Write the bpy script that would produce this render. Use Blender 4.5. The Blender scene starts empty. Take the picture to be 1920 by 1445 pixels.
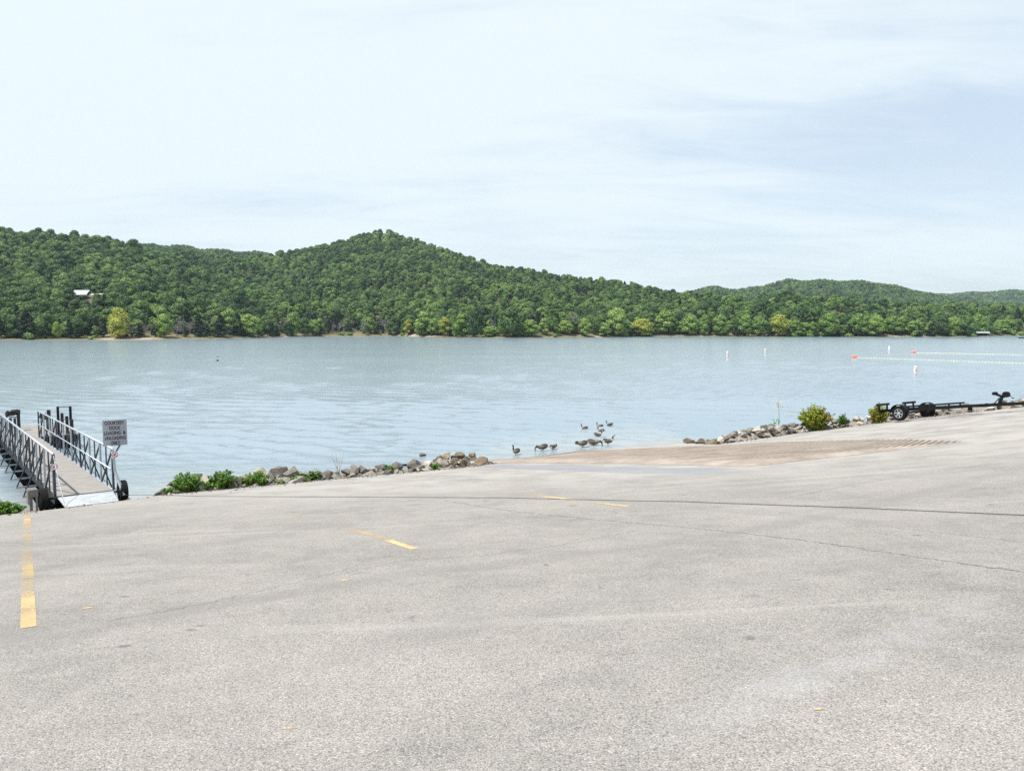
import bpy, bmesh, math, random
import numpy as np
from mathutils import Vector, Matrix, Quaternion

random.seed(7)
rng = np.random.default_rng(7)
scene = bpy.context.scene
col = scene.collection

# ------------------------------------------------------------------ camera, sky, sun, exposure
CAM_Z = 5.6                      # eye height above the lake surface (z = 0)
F = 1450.0 / 1920.0              # focal length over picture width
PITCH = math.atan((722.5 - 616.0) / 1450.0)
cam = bpy.data.cameras.new('camera')
cam.sensor_width = 36.0
cam.lens = 36.0 * F
cam.clip_start = 0.1
cam.clip_end = 20000.0
cam_ob = bpy.data.objects.new('camera', cam)
col.objects.link(cam_ob)
cam_ob.location = (0, 0, CAM_Z)
cam_ob.rotation_euler = (math.radians(90) - PITCH, 0, 0)
scene.camera = cam_ob

SUN_EL = math.radians(64)
SUN_AZ = math.atan2(-0.82, -0.57)        # measured from +Y towards +X: behind the camera, to the left
sun_dir = Vector((math.sin(SUN_AZ) * math.cos(SUN_EL), math.cos(SUN_AZ) * math.cos(SUN_EL), math.sin(SUN_EL)))

world = bpy.data.worlds.new('World')
scene.world = world
world.use_nodes = True
wt = world.node_tree
wt.nodes.clear()
def wn(t, **kw):
    n = wt.nodes.new(t)
    for k, v in kw.items(): setattr(n, k, v)
    return n
sky = wn('ShaderNodeTexSky', sky_type='NISHITA', sun_disc=False)
sky.sun_elevation = SUN_EL
sky.sun_rotation = SUN_AZ
sky.air_density = 1.0; sky.dust_density = 2.0; sky.ozone_density = 1.2
bg_sky = wn('ShaderNodeBackground'); bg_sky.inputs['Strength'].default_value = 0.13
bg_cloud = wn('ShaderNodeBackground'); bg_cloud.inputs['Color'].default_value = (0.84, 0.94, 1.0, 1)
bg_cloud.inputs['Strength'].default_value = 0.745
mixs = wn('ShaderNodeMixShader'); wout = wn('ShaderNodeOutputWorld')
geo = wn('ShaderNodeTexCoord'); sep = wn('ShaderNodeSeparateXYZ')
wl = wt.links.new
wl(geo.outputs['Generated'], sep.inputs[0])
def wmath(op, a, b=None, c=None, clamp=False):
    n = wn('ShaderNodeMath', operation=op, use_clamp=clamp)
    for i, v in enumerate((a, b, c)):
        if v is None: continue
        if isinstance(v, (int, float)): n.inputs[i].default_value = v
        else: wl(v, n.inputs[i])
    return n.outputs[0]
zc = wmath('ADD', wmath('MAXIMUM', sep.outputs[2], 0.0), 0.16)
comb = wn('ShaderNodeCombineXYZ')
wl(wmath('DIVIDE', sep.outputs[0], zc), comb.inputs[0])
wl(wmath('DIVIDE', sep.outputs[1], zc), comb.inputs[1])
mp = wn('ShaderNodeMapping'); mp.inputs['Scale'].default_value = (0.55, 1.25, 1); mp.inputs['Rotation'].default_value = (0, 0, 0.35)
mp.inputs['Location'].default_value = (3.1, 1.7, 0)
wl(comb.outputs[0], mp.inputs[0])
nz = wn('ShaderNodeTexNoise'); nz.inputs['Scale'].default_value = 0.75; nz.inputs['Detail'].default_value = 7
nz.inputs['Roughness'].default_value = 0.52; nz.inputs['Distortion'].default_value = 0.5
wl(mp.outputs[0], nz.inputs['Vector'])
mp2 = wn('ShaderNodeMapping'); mp2.inputs['Scale'].default_value = (0.9, 2.6, 1); mp2.inputs['Rotation'].default_value = (0, 0, -0.25)
wl(comb.outputs[0], mp2.inputs[0])
nz2 = wn('ShaderNodeTexNoise'); nz2.inputs['Scale'].default_value = 1.6; nz2.inputs['Detail'].default_value = 8; nz2.inputs['Roughness'].default_value = 0.62; nz2.inputs['Distortion'].default_value = 1.0
wl(mp2.outputs[0], nz2.inputs['Vector'])
# thin high cloud nearly everywhere, a little thinner to the right
cover = wmath('SUBTRACT', wmath('ADD', wmath('MULTIPLY_ADD', nz.outputs[0], 1.9, -0.66), wmath('MULTIPLY', nz2.outputs[0], 0.95)), wmath('MULTIPLY', sep.outputs[0], 0.35))
mr = wn('ShaderNodeMapRange'); mr.interpolation_type = 'SMOOTHSTEP'
wl(cover, mr.inputs[0])
mr.inputs[1].default_value = 0.20; mr.inputs[2].default_value = 1.0; mr.inputs[3].default_value = 0.52; mr.inputs[4].default_value = 1.0
wl(sky.outputs[0], bg_sky.inputs['Color'])
wl(mr.outputs[0], mixs.inputs[0]); wl(bg_sky.outputs[0], mixs.inputs[1]); wl(bg_cloud.outputs[0], mixs.inputs[2])
wl(mixs.outputs[0], wout.inputs['Surface'])

sun = bpy.data.lights.new('sun', 'SUN')
sun.energy = 5.0; sun.angle = math.radians(0.55); sun.color = (1.0, 0.96, 0.915)
sun_ob = bpy.data.objects.new('sun', sun); col.objects.link(sun_ob)
sun_ob.rotation_euler = (-sun_dir).to_track_quat('-Z', 'Y').to_euler()
sun_ob.location = (0, 0, 60)

vs = scene.view_settings
vs.view_transform = 'Standard'; vs.look = 'None'; vs.gamma = 1.0; vs.use_curve_mapping = False
vs.exposure = 0.45
scene.cycles.use_denoising = False
scene.cycles.max_bounces = 6
scene.cycles.transparent_max_bounces = 8

# ------------------------------------------------------------------ projection helpers (a picture point + a distance or surface = a place)
cp, sp = math.cos(PITCH), math.sin(PITCH)
def ray(px, py):
    a = (px - 960.0) / 1450.0; b = (722.5 - py) / 1450.0
    return (a, cp + b * sp, -sp + b * cp)
def at_y(px, py, Y):
    d = ray(px, py); k = Y / d[1]
    return Vector((d[0] * k, Y, CAM_Z + d[2] * k))
def at_z(px, py, z):
    d = ray(px, py); k = (z - CAM_Z) / d[2]
    return Vector((d[0] * k, d[1] * k, z))

# ------------------------------------------------------------------ the sloping lot and the bank below it
def sstep(a, b, x):
    t = min(1.0, max(0.0, (x - a) / (b - a))); return t * t * (3 - 2 * t)
def lot_z(x, y):
    xr = min(max(0.0, x), 24.0)
    z = 4.05 - 0.12 * y + 0.043 * x + 0.0026 * xr * xr
    z -= 0.04 * max(0.0, y - 30.5) * sstep(3.5, -0.5, x)
    return z
def on_lot(px, py):
    d = ray(px, py); lo, prev = 1.0, None
    k = 1.0
    while k < 80:
        z = CAM_Z + d[2] * k - lot_z(d[0] * k, d[1] * k)
        if z < 0: break
        k += 0.25
    a, b = k - 0.25, k
    for _ in range(30):
        m = (a + b) / 2
        if CAM_Z + d[2] * m - lot_z(d[0] * m, d[1] * m) < 0: b = m
        else: a = m
    return Vector((d[0] * a, d[1] * a, lot_z(d[0] * a, d[1] * a)))
edge_px = [(0, 966), (130, 951), (228, 938.5), (300, 928), (450, 914), (640, 897), (780, 884), (870, 876), (930, 869)]
edge = [on_lot(*p) for p in edge_px]
edge = [(-60.0, -10.0), (-30.0, 4.0), (-17.0, 11.5)] + [(p.x, p.y) for p in edge]
edge += [(0.6, 34.0), (2.6, 37.2), (5.5, 38.0), (8.0, 36.6)]
for p in [(1345, 833), (1400, 826), (1500, 811), (1600, 799.5), (1660, 790.5), (1720, 783), (1800, 775), (1860, 769), (1920, 762.5)]:
    q = on_lot(*p); edge.append((q.x, q.y))
edge += [(30.0, 33.5), (45.0, 30.0), (70.0, 25.0)]
edge = [e for i, e in enumerate(edge) if i == 0 or e[0] > edge[i - 1][0] + 0.02 or True]
# keep x strictly increasing
_e = []
for e in edge:
    if _e and e[0] <= _e[-1][0] + 0.05: continue
    _e.append(e)
edge = _e
EX = np.array([e[0] for e in edge]); EY = np.array([e[1] for e in edge])
def edge_y(x): return float(np.interp(x, EX, EY))
def bank_slope(x): return float(np.interp(x, [-14, -10.5, -8.5, -2.5, -0.6, 8.0, 10.0, 30.0], [0.17, 0.18, 0.30, 0.30, 0.14, 0.14, 0.30, 0.34]))
def ground_z(x, y):
    ye = edge_y(x)
    if y <= ye: return lot_z(x, y)
    o = y - ye
    berm = float(np.interp(x, [-9.6, -9.0, -2.0, -1.2, 8.6, 10.0, 14.5, 17.0, 26.0], [0, 0.28, 0.28, 0, 0, 0.48, 0.42, 0.38, 0.38]))
    return max(-2.2, lot_z(x, ye) - 0.03 - bank_slope(x) * o + berm * sstep(0.05, 0.75, o) * sstep(3.4, 1.2, o))

# ------------------------------------------------------------------ mesh helpers
class MB:
    def __init__(s): s.v = []; s.f = []
    def quad(s, a, b, c, d):
        n = len(s.v); s.v += [tuple(a), tuple(b), tuple(c), tuple(d)]; s.f.append((n, n + 1, n + 2, n + 3))
    def box(s, c, size, M=None):
        cx, cy, cz = c; hx, hy, hz = size[0] / 2, size[1] / 2, size[2] / 2
        n = len(s.v)
        for dx, dy, dz in ((-1,-1,-1),(1,-1,-1),(1,1,-1),(-1,1,-1),(-1,-1,1),(1,-1,1),(1,1,1),(-1,1,1)):
            p = Vector((cx + dx * hx, cy + dy * hy, cz + dz * hz))
            s.v.append(tuple(M @ p if M else p))
        for q in ((0,3,2,1),(4,5,6,7),(0,1,5,4),(1,2,6,5),(2,3,7,6),(3,0,4,7)): s.f.append(tuple(n + i for i in q))
        return s
    def bar(s, p, q, w, h=None, up=(0, 0, 1)):
        p = Vector(p); q = Vector(q); h = h or w
        d = (q - p).normalized(); up = Vector(up)
        if abs(d.dot(up)) > 0.98: up = Vector((0, 1, 0))
        sx = d.cross(up).normalized(); sz = sx.cross(d)
        n = len(s.v)
        for e in (p, q):
            for a, b in ((-1,-1),(1,-1),(1,1),(-1,1)): s.v.append(tuple(e + sx * a * w / 2 + sz * b * h / 2))
        for f in ((3,2,1,0),(4,5,6,7),(0,1,5,4),(1,2,6,5),(2,3,7,6),(3,0,4,7)): s.f.append(tuple(n + i for i in f))
        return s
    def tube(s, pts, r, n=8, cap=True):
        pts = [Vector(p) for p in pts]
        rs = r if isinstance(r, (list, tuple)) else [r] * len(pts)
        base = len(s.v); prev = None
        for i, p in enumerate(pts):
            d = (pts[min(i + 1, len(pts) - 1)] - pts[max(i - 1, 0)]).normalized()
            if prev is None:
                a = Vector((0, 0, 1)) if abs(d.z) < 0.9 else Vector((1, 0, 0))
                u = d.cross(a).normalized()
            else:
                u = (prev - d * prev.dot(d)).normalized()
            prev = u; w = d.cross(u)
            for k in range(n):
                t = 2 * math.pi * k / n
                s.v.append(tuple(p + (u * math.cos(t) + w * math.sin(t)) * rs[i]))
        for i in range(len(pts) - 1):
            for k in range(n):
                a = base + i * n + k; b = base + i * n + (k + 1) % n
                s.f.append((a, b, b + n, a + n))
        if cap:
            s.f.append(tuple(base + k for k in reversed(range(n))))
            s.f.append(tuple(base + (len(pts) - 1) * n + k for k in range(n)))
        return s
    def lathe(s, prof, n=20, M=None, cap=True):
        base = len(s.v)
        for (r, z) in prof:
            for k in range(n):
                t = 2 * math.pi * k / n
                p = Vector((r * math.cos(t), r * math.sin(t), z))
                s.v.append(tuple(M @ p if M else p))
        for i in range(len(prof) - 1):
            for k in range(n):
                a = base + i * n + k; b = base + i * n + (k + 1) % n
                s.f.append((a, b, b + n, a + n))
        if not cap: return s
        s.f.append(tuple(base + k for k in reversed(range(n))))
        s.f.append(tuple(base + (len(prof) - 1) * n + k for k in range(n)))
        return s
    def mesh(s, name, m=None, smooth=False):
        me = bpy.data.meshes.new(name); me.from_pydata(s.v, [], s.f); me.update()
        if m: me.materials.append(m)
        if smooth: me.polygons.foreach_set('use_smooth', [True] * len(me.polygons))
        return me
    def build(s, name, m=None, parent=None, smooth=False):
        return link(name, s.mesh(name, m, smooth), parent)
def link(name, me, parent=None):
    o = bpy.data.objects.new(name, me); col.objects.link(o)
    if parent: o.parent = parent
    return o
def empty(name, loc=(0, 0, 0), M=None):
    o = bpy.data.objects.new(name, None); col.objects.link(o)
    o.empty_display_size = 0.2
    if M is not None: o.matrix_world = M
    else: o.location = loc
    return o
def tag(o, label=None, cat=None, group=None, kind=None):
    if label: o['label'] = label
    if cat: o['category'] = cat
    if group: o['group'] = group
    if kind: o['kind'] = kind
    return o
def frame(origin, xdir, up=(0, 0, 1)):
    x = Vector(xdir).normalized(); z = Vector(up); y = z.cross(x).normalized(); z = x.cross(y)
    M = Matrix.Identity(4)
    for i, a in enumerate((x, y, z)):
        for r in range(3): M[r][i] = a[r]
    M.translation = Vector(origin)
    return M
def np_mesh(name, verts, faces, m=None, smooth=False):
    me = bpy.data.meshes.new(name)
    verts = np.asarray(verts, dtype=np.float32); faces = np.asarray(faces, dtype=np.int32)
    k = faces.shape[1]
    me.vertices.add(len(verts)); me.vertices.foreach_set('co', verts.ravel())
    me.loops.add(faces.size); me.loops.foreach_set('vertex_index', faces.ravel())
    me.polygons.add(len(faces)); me.polygons.foreach_set('loop_start', np.arange(0, faces.size, k, dtype=np.int32))
    me.update(calc_edges=True); me.validate()
    if m: me.materials.append(m)
    if smooth: me.polygons.foreach_set('use_smooth', np.ones(len(faces), dtype=bool))
    return me
def grid_faces(nr, nc):
    i = np.arange((nr - 1) * (nc - 1)); r = i // (nc - 1); c = i % (nc - 1)
    a = r * nc + c
    return np.stack([a, a + 1, a + nc + 1, a + nc], axis=1)

# ------------------------------------------------------------------ material helpers
class NT:
    def __init__(s, name):
        s.m = bpy.data.materials.new(name); s.m.use_nodes = True
        s.t = s.m.node_tree; s.b = s.t.nodes['Principled BSDF']; s.out = s.t.nodes['Material Output']
    def n(s, t, **kw):
        x = s.t.nodes.new(t)
        for k, v in kw.items(): setattr(x, k, v)
        return x
    def set(s, sock, v):
        if isinstance(v, bpy.types.NodeSocket): s.t.links.new(v, sock)
        elif isinstance(v, (tuple, list)) and len(v) == 3 and sock.type == 'RGBA': sock.default_value = (*v, 1)
        else: sock.default_value = v
    def math(s, op, a, b=None, clamp=False):
        x = s.n('ShaderNodeMath', operation=op, use_clamp=clamp)
        s.set(x.inputs[0], a)
        if b is not None: s.set(x.inputs[1], b)
        return x.outputs[0]
    def pos(s, obj=False):
        if obj: return s.n('ShaderNodeTexCoord').outputs['Object']
        return s.n('ShaderNodeNewGeometry').outputs['Position']
    def map(s, vec, scale=(1, 1, 1), rot=(0, 0, 0), loc=(0, 0, 0)):
        x = s.n('ShaderNodeMapping'); s.set(x.inputs['Vector'], vec)
        x.inputs['Scale'].default_value = scale; x.inputs['Rotation'].default_value = rot; x.inputs['Location'].default_value = loc
        return x.outputs[0]
    def noise(s, vec, scale, detail=3, rough=0.5, dist=0.0):
        x = s.n('ShaderNodeTexNoise'); s.set(x.inputs['Vector'], vec)
        x.inputs['Scale'].default_value = scale; x.inputs['Detail'].default_value = detail
        x.inputs['Roughness'].default_value = rough; x.inputs['Distortion'].default_value = dist
        return x.outputs[0]
    def voro(s, vec, scale, out='Color', feature='F1'):
        x = s.n('ShaderNodeTexVoronoi', feature=feature); s.set(x.inputs['Vector'], vec); x.inputs['Scale'].default_value = scale
        return x.outputs[out]
    def ramp(s, fac, stops):
        x = s.n('ShaderNodeValToRGB'); s.set(x.inputs[0], fac)
        e = x.color_ramp.elements
        while len(e) < len(stops): e.new(0.5)
        for i, (p, c) in enumerate(stops):
            e[i].position = p; e[i].color = (*c, 1) if len(c) == 3 else c
        return x.outputs[0]
    def rng(s, v, a, b, c=0.0, d=1.0, smooth=True):
        x = s.n('ShaderNodeMapRange'); x.interpolation_type = 'SMOOTHSTEP' if smooth else 'LINEAR'
        s.set(x.inputs[0], v)
        for i, k in enumerate((a, b, c, d)): s.set(x.inputs[i + 1], k)
        return x.outputs[0]
    def mix(s, f, a, b, mode='MIX'):
        x = s.n('ShaderNodeMix', data_type='RGBA', blend_type=mode)
        s.set(x.inputs[0], f); s.set(x.inputs[6], a); s.set(x.inputs[7], b)
        return x.outputs[2]
    def bump(s, h, strength=0.3, dist=0.02, normal=None):
        x = s.n('ShaderNodeBump'); x.inputs['Strength'].default_value = strength; x.inputs['Distance'].default_value = dist
        s.set(x.inputs['Height'], h)
        if normal is not None: s.set(x.inputs['Normal'], normal)
        return x.outputs[0]
    def base(s, c): s.set(s.b.inputs['Base Color'], c); return s
    def rough(s, r): s.set(s.b.inputs['Roughness'], r); return s
    def nrm(s, n): s.set(s.b.inputs['Normal'], n); return s
    def inp(s, k, v): s.set(s.b.inputs[k], v); return s
    def sepxyz(s, v):
        x = s.n('ShaderNodeSeparateXYZ'); s.set(x.inputs[0], v); return x.outputs
def simple(name, c, rough=0.6, metal=0.0, var=0.25, scale=6.0, bump=0.0):
    t = NT(name); p = t.pos(True)
    f = t.noise(p, scale, 5, 0.6)
    lo = tuple(max(0, x * (1 - var)) for x in c); hi = tuple(min(1, x * (1 + var)) for x in c)
    t.base(t.ramp(f, [(0.3, lo), (0.7, hi)])).inp('Metallic', metal)
    t.rough(t.rng(f, 0.3, 0.7, max(0.05, rough - 0.08), min(1, rough + 0.08)))
    if bump: t.nrm(t.bump(t.noise(p, scale * 6, 3), bump, 0.01))
    return t.m
# ------------------------------------------------------------------ ground materials
def line_mask(t, p, a, b, half, soft, over=0.6):
    """1 inside a band of half-width `half` along the segment a-b (plan), soft edges"""
    a = Vector((a[0], a[1])); b = Vector((b[0], b[1])); d = b - a; L = d.length
    m = t.map(p, loc=(-a.x, -a.y, 0))
    m = t.map(m, rot=(0, 0, -math.atan2(d.y, d.x)))
    x, y, _ = t.sepxyz(m)
    wob = t.math('MULTIPLY', t.math('SUBTRACT', t.noise(p, 1.7, 4), 0.5), half * 1.6)
    ay = t.math('ABSOLUTE', t.math('ADD', y, wob))
    f = t.rng(ay, half, half + soft, 1.0, 0.0)
    f = t.math('MULTIPLY', f, t.rng(x, -over, over, 0, 1))
    return t.math('MULTIPLY', f, t.rng(x, L - over, L + over, 1, 0))
def asphalt_nodes(t):
    p = t.pos()
    _, ydist, _ = t.sepxyz(p)
    v = t.n('ShaderNodeTexVoronoi', feature='F1'); t.set(v.inputs['Vector'], p); v.inputs['Scale'].default_value = 118.0
    cell = t.sepxyz(v.outputs['Color'])[0]
    grain = t.ramp(cell, [(0.0, (0.18, 0.171, 0.163)), (0.2, (0.295, 0.281, 0.268)), (0.78, (0.37, 0.355, 0.339)), (0.96, (0.43, 0.413, 0.396)), (1.0, (0.55, 0.53, 0.51))])
    gap = t.rng(v.outputs['Distance'], 0.42, 0.75, 1.0, 0.62)
    grain = t.mix(1.0, grain, gap, 'MULTIPLY')
    big = t.noise(p, 0.35, 5, 0.6)
    mid = t.noise(p, 2.6, 5, 0.65)
    f = t.math('ADD', t.math('MULTIPLY', big, 0.6), t.math('MULTIPLY', mid, 0.4))
    tint = t.ramp(f, [(0.32, (0.60, 0.592, 0.578)), (0.5, (0.81, 0.796, 0.772)), (0.68, (0.97, 0.945, 0.905))])
    c = t.mix(1.0, grain, tint, 'MULTIPLY')
    # worn streaks where vehicles swing down to the ramp
    st = t.map(p, rot=(0, 0, -1.02), scale=(0.16, 2.4, 1))
    s1 = t.noise(st, 1.0, 5, 0.62)
    c = t.mix(t.rng(s1, 0.55, 0.78, 0.0, 0.55), c, (0.20, 0.192, 0.183))
    st2 = t.map(p, rot=(0, 0, 0.28), scale=(0.10, 2.0, 1))
    s2 = t.noise(st2, 1.0, 4, 0.6)
    c = t.mix(t.rng(s2, 0.56, 0.75, 0.0, 0.35), c, (0.36, 0.345, 0.325))
    # darker damp-stained blotches
    bl = t.noise(t.map(p, scale=(1, 0.6, 1)), 0.85, 6, 0.7)
    c = t.mix(t.rng(bl, 0.53, 0.70, 0.0, 0.34), c, (0.185, 0.178, 0.17))
    # small oil and tar spots
    sp_ = t.noise(p, 3.3, 2, 0.5)
    c = t.mix(t.rng(sp_, 0.71, 0.77, 0.0, 0.55), c, (0.07, 0.065, 0.06))
    return p, c, v, mid
def make_asphalt():
    t = NT('asphalt')
    p, c, v, mid = asphalt_nodes(t)
    a, b = on_lot(1330, 1345), on_lot(1840, 1135)
    scuff = t.math('MULTIPLY', line_mask(t, p, a, b, 0.06, 0.20, 0.8), t.rng(mid, 0.3, 0.6, 0.02, 0.26))
    c = t.mix(scuff, c, (0.33, 0.335, 0.355))
    for p0_, p1_, k_ in (((90, 1185), (700, 1086), 0.34), ((700, 1086), (1440, 990), 0.26), ((1440, 990), (1900, 880), 0.28), ((-50, 1080), (480, 1010), 0.22), ((1000, 925), (1920, 1000), 0.22), ((300, 1300), (1100, 1130), 0.16), ((1100, 1130), (1900, 1010), 0.18)):
        a, b = on_lot(*p0_), on_lot(*p1_)
        c = t.mix(t.math('MULTIPLY', line_mask(t, p, a, b, 0.10, 0.22, 0.9), k_), c, (0.16, 0.154, 0.148))
    a, b = on_lot(905, 872), on_lot(1370, 884)
    # washed, sandy strip next to the bank
    x, y, z = t.sepxyz(p)
    dust = t.math('MULTIPLY', t.rng(y, 12.0, 22.0, 0.0, 1.0), t.rng(t.noise(p, 0.9, 4, 0.6), 0.35, 0.65, 0.15, 0.75))
    c = t.mix(dust, c, (0.345, 0.328, 0.305))
    wet = t.math('MULTIPLY', line_mask(t, p, a, b, 0.55, 0.5, 1.5), t.rng(t.noise(p, 1.3, 3), 0.3, 0.6, 0.6, 1.0))
    c = t.mix(t.math('MULTIPLY', wet, 0.8), c, (0.20, 0.205, 0.225))
    t.base(c).rough(t.math('SUBTRACT', 0.93, t.math('MULTIPLY', wet, 0.6)))
    t.inp('Specular IOR Level', 0.3)
    h = t.math('SUBTRACT', t.math('MULTIPLY', t.sepxyz(v.outputs['Color'])[1], 0.6), v.outputs['Distance'])
    t.nrm(t.bump(h, 0.45, 0.005))
    return t.m
M_asphalt = make_asphalt()
def make_paint():
    t = NT('worn_yellow_paint')
    p = t.pos()
    wear = t.math('ADD', t.math('MULTIPLY', t.noise(p, 1.1, 3, 0.5), 0.70), t.math('MULTIPLY', t.noise(p, 45, 4, 0.75), 0.45))
    w = t.rng(wear, 0.46, 0.68, 0.88, 0.03)
    at = t.n('ShaderNodeAttribute', attribute_name='fade').outputs['Fac']
    w = t.math('MULTIPLY', w, at, clamp=True)
    g = t.voro(p, 118.0, 'Distance')
    t.base(t.ramp(t.noise(p, 14, 4, 0.6), [(0.3, (0.46, 0.325, 0.15)), (0.7, (0.57, 0.42, 0.22))])).rough(0.8)
    t.nrm(t.bump(t.math('SUBTRACT', 0.5, g), 0.4, 0.005))
    tp = t.n('ShaderNodeBsdfTransparent'); mx = t.n('ShaderNodeMixShader')
    t.set(mx.inputs[0], w); t.t.links.new(tp.outputs[0], mx.inputs[1]); t.t.links.new(t.b.outputs[0], mx.inputs[2])
    t.t.links.new(mx.outputs[0], t.out.inputs['Surface'])
    return t.m
M_paint = make_paint()
def make_concrete_ramp():
    t = NT('silted_ramp_concrete')
    p = t.pos()
    f = t.noise(p, 1.2, 6, 0.65)
    c = t.ramp(f, [(0.3, (0.19, 0.158, 0.132)), (0.5, (0.275, 0.23, 0.19)), (0.72, (0.355, 0.305, 0.26))])
    st = t.noise(t.map(p, rot=(0, 0, 0.67), scale=(0.25, 3.5, 1)), 1.0, 5, 0.6)
    c = t.mix(t.rng(st, 0.52, 0.72, 0, 0.5), c, (0.155, 0.12, 0.095))
    silt_shade = t.n('ShaderNodeAttribute', attribute_name='silt_shade').outputs['Fac']
    c = t.mix(t.math('MULTIPLY', silt_shade, 1.0), c, (0.095, 0.074, 0.058))  # groove floors darkened: mud, plus the shadow in the cuts painted into the colour
    _, _, z = t.sepxyz(p)
    damp = t.rng(t.math('ADD', z, t.math('MULTIPLY', t.math('SUBTRACT', f, 0.5), 0.25)), 0.06, 0.26, 1.0, 0.0)
    c = t.mix(t.math('MULTIPLY', damp, 0.85), c, (0.10, 0.082, 0.06))
    t.base(c).rough(t.math('SUBTRACT', 0.9, t.math('MULTIPLY', damp, 0.5)))
    t.nrm(t.bump(t.noise(p, 40, 4, 0.7), 0.3, 0.01))
    return t.m
M_ramp = make_concrete_ramp()
def make_bank():
    t = NT('bank_soil')
    p = t.pos()
    f = t.noise(p, 2.2, 6, 0.65)
    c = t.ramp(f, [(0.3, (0.085, 0.065, 0.045)), (0.5, (0.17, 0.135, 0.10)), (0.7, (0.27, 0.23, 0.18))])
    peb = t.voro(p, 16.0)
    c = t.mix(0.4, c, t.ramp(t.sepxyz(peb)[0], [(0, (0.09, 0.075, 0.06)), (1, (0.34, 0.31, 0.27))]))
    t.base(c).rough(0.95)
    t.nrm(t.bump(t.voro(p, 16.0, 'Distance'), 0.6, 0.03))
    return t.m
M_bank = make_bank()

# ------------------------------------------------------------------ parking lot sheet
xs = np.concatenate([np.arange(-60, -14, 2.0), np.arange(-14, 24, 0.4), np.arange(24, 70, 2.0)])
xs = np.unique(np.concatenate([xs, EX]))
NR = 90
ts = np.linspace(0, 1, NR) ** 0.85
V = []
for t_ in ts:
    for x in xs:
        ye = edge_y(x); y = -30 + (ye + 30) * t_
        V.append((x, y, lot_z(x, y)))
lot = link('parking_lot', np_mesh('parking_lot', V, grid_faces(NR, len(xs)), M_asphalt, True))
tag(lot, 'weathered light grey asphalt lot sloping down to the lake', kind='structure')
# bank below the lot edge, running out under the water
offs = np.array([-0.02, 0.15, 0.5, 1, 1.6, 2.4, 3.3, 4.4, 5.6, 7, 9, 12, 16, 22])
V = []
for k, o in enumerate(offs):
    for x in xs:
        ye = edge_y(x); y = ye + o
        z = ground_z(x, y) - (0.05 if k == 0 else 0)
        if k > 1 and not (-0.6 < x < 8.5): z += 0.10 * math.sin(x * 3.1 + o * 2.3) * math.cos(x * 1.3 - o * 1.9) - 0.04
        V.append((x, y, z))
bank = link('shore_bank', np_mesh('shore_bank', V, grid_faces(len(offs), len(xs)), M_bank, True))
tag(bank, 'brown soil and gravel bank between lot and water', kind='structure')

# ------------------------------------------------------------------ launching ramp: a strip with cut traction grooves
def plan(px, py):
    q = on_lot(px, py); return Vector((q.x, q.y))
AX = Vector((-0.78, 0.626)).normalized()          # down the ramp
GX = Vector((AX.y, -AX.x))                        # along a groove, away from the camera
if GX.y < 0: GX = -GX
O = plan(1800, 828)
def uv(p): d = p - O; return (d.dot(AX), d.dot(GX))
low = sorted([uv(plan(*q)) for q in [(1800, 829), (1700, 841), (1600, 853), (1500, 864.5), (1400, 874.5), (1300, 872), (1180, 869), (1060, 868), (960, 868)]])
upp = sorted([uv(plan(*q)) for q in [(1798, 827), (1740, 825.5), (1600, 826), (1500, 828.5), (1420, 832), (1340, 837)]])
upp += [(upp[-1][0] + 3.5, upp[-1][1] + 0.4), (upp[-1][0] + 14, upp[-1][1] + 1.0)]
low += [(low[-1][0] + 6, low[-1][1] - 0.3)]
PER, DEP = 0.185, 0.055
umax = 23.0
us, dz = [], []
k = 0.0
while k < umax:
    fade = (1.0 - 0.85 * sstep(10, 16, k)) * sstep(-0.2, 2.2, k)
    for a, d in ((0.0, 0), (0.46, 0), (0.50, -DEP * fade), (0.96, -DEP * fade)):
        us.append(k + a * PER); dz.append(d)
    k += PER
NV = 14
V = []
for u_, d_ in zip(us, dz):
    v0 = np.interp(u_, [a for a, b in low], [b for a, b in low]); v1 = np.interp(u_, [a for a, b in upp], [b for a, b in upp])
    v1 = max(v1, v0 + 0.02)
    for j in range(NV):
        s_ = j / (NV - 1); v_ = v0 + (v1 - v0) * s_
        p = O + AX * u_ + GX * v_
        # grooves stop short of the silted near side of the slab
        g = sstep(0.12, 0.28, s_) * sstep(1.0, 0.97, s_)
        V.append((p.x, p.y, lot_z(p.x, p.y) + 0.075 * (1 - 0.75 * sstep(11, 17, u_)) * sstep(-0.2, 2.2, u_) * sstep(0, 0.03, s_) * sstep(1.0, 0.97, s_) + 0.006 + d_ * g))
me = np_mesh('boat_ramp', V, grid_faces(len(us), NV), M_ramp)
sv = np.array([1.0 if d_ < 0 else 0.0 for d_ in dz for _ in range(NV)], np.float32)  # marks groove floors, where mud and painted shadow darken the concrete
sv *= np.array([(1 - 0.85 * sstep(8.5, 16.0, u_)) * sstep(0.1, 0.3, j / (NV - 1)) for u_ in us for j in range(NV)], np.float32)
at = me.attributes.new('silt_shade', 'FLOAT', 'POINT'); at.data.foreach_set('value', sv)
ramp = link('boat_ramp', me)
tag(ramp, 'silted brown concrete boat ramp with traction grooves', kind='structure')

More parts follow.
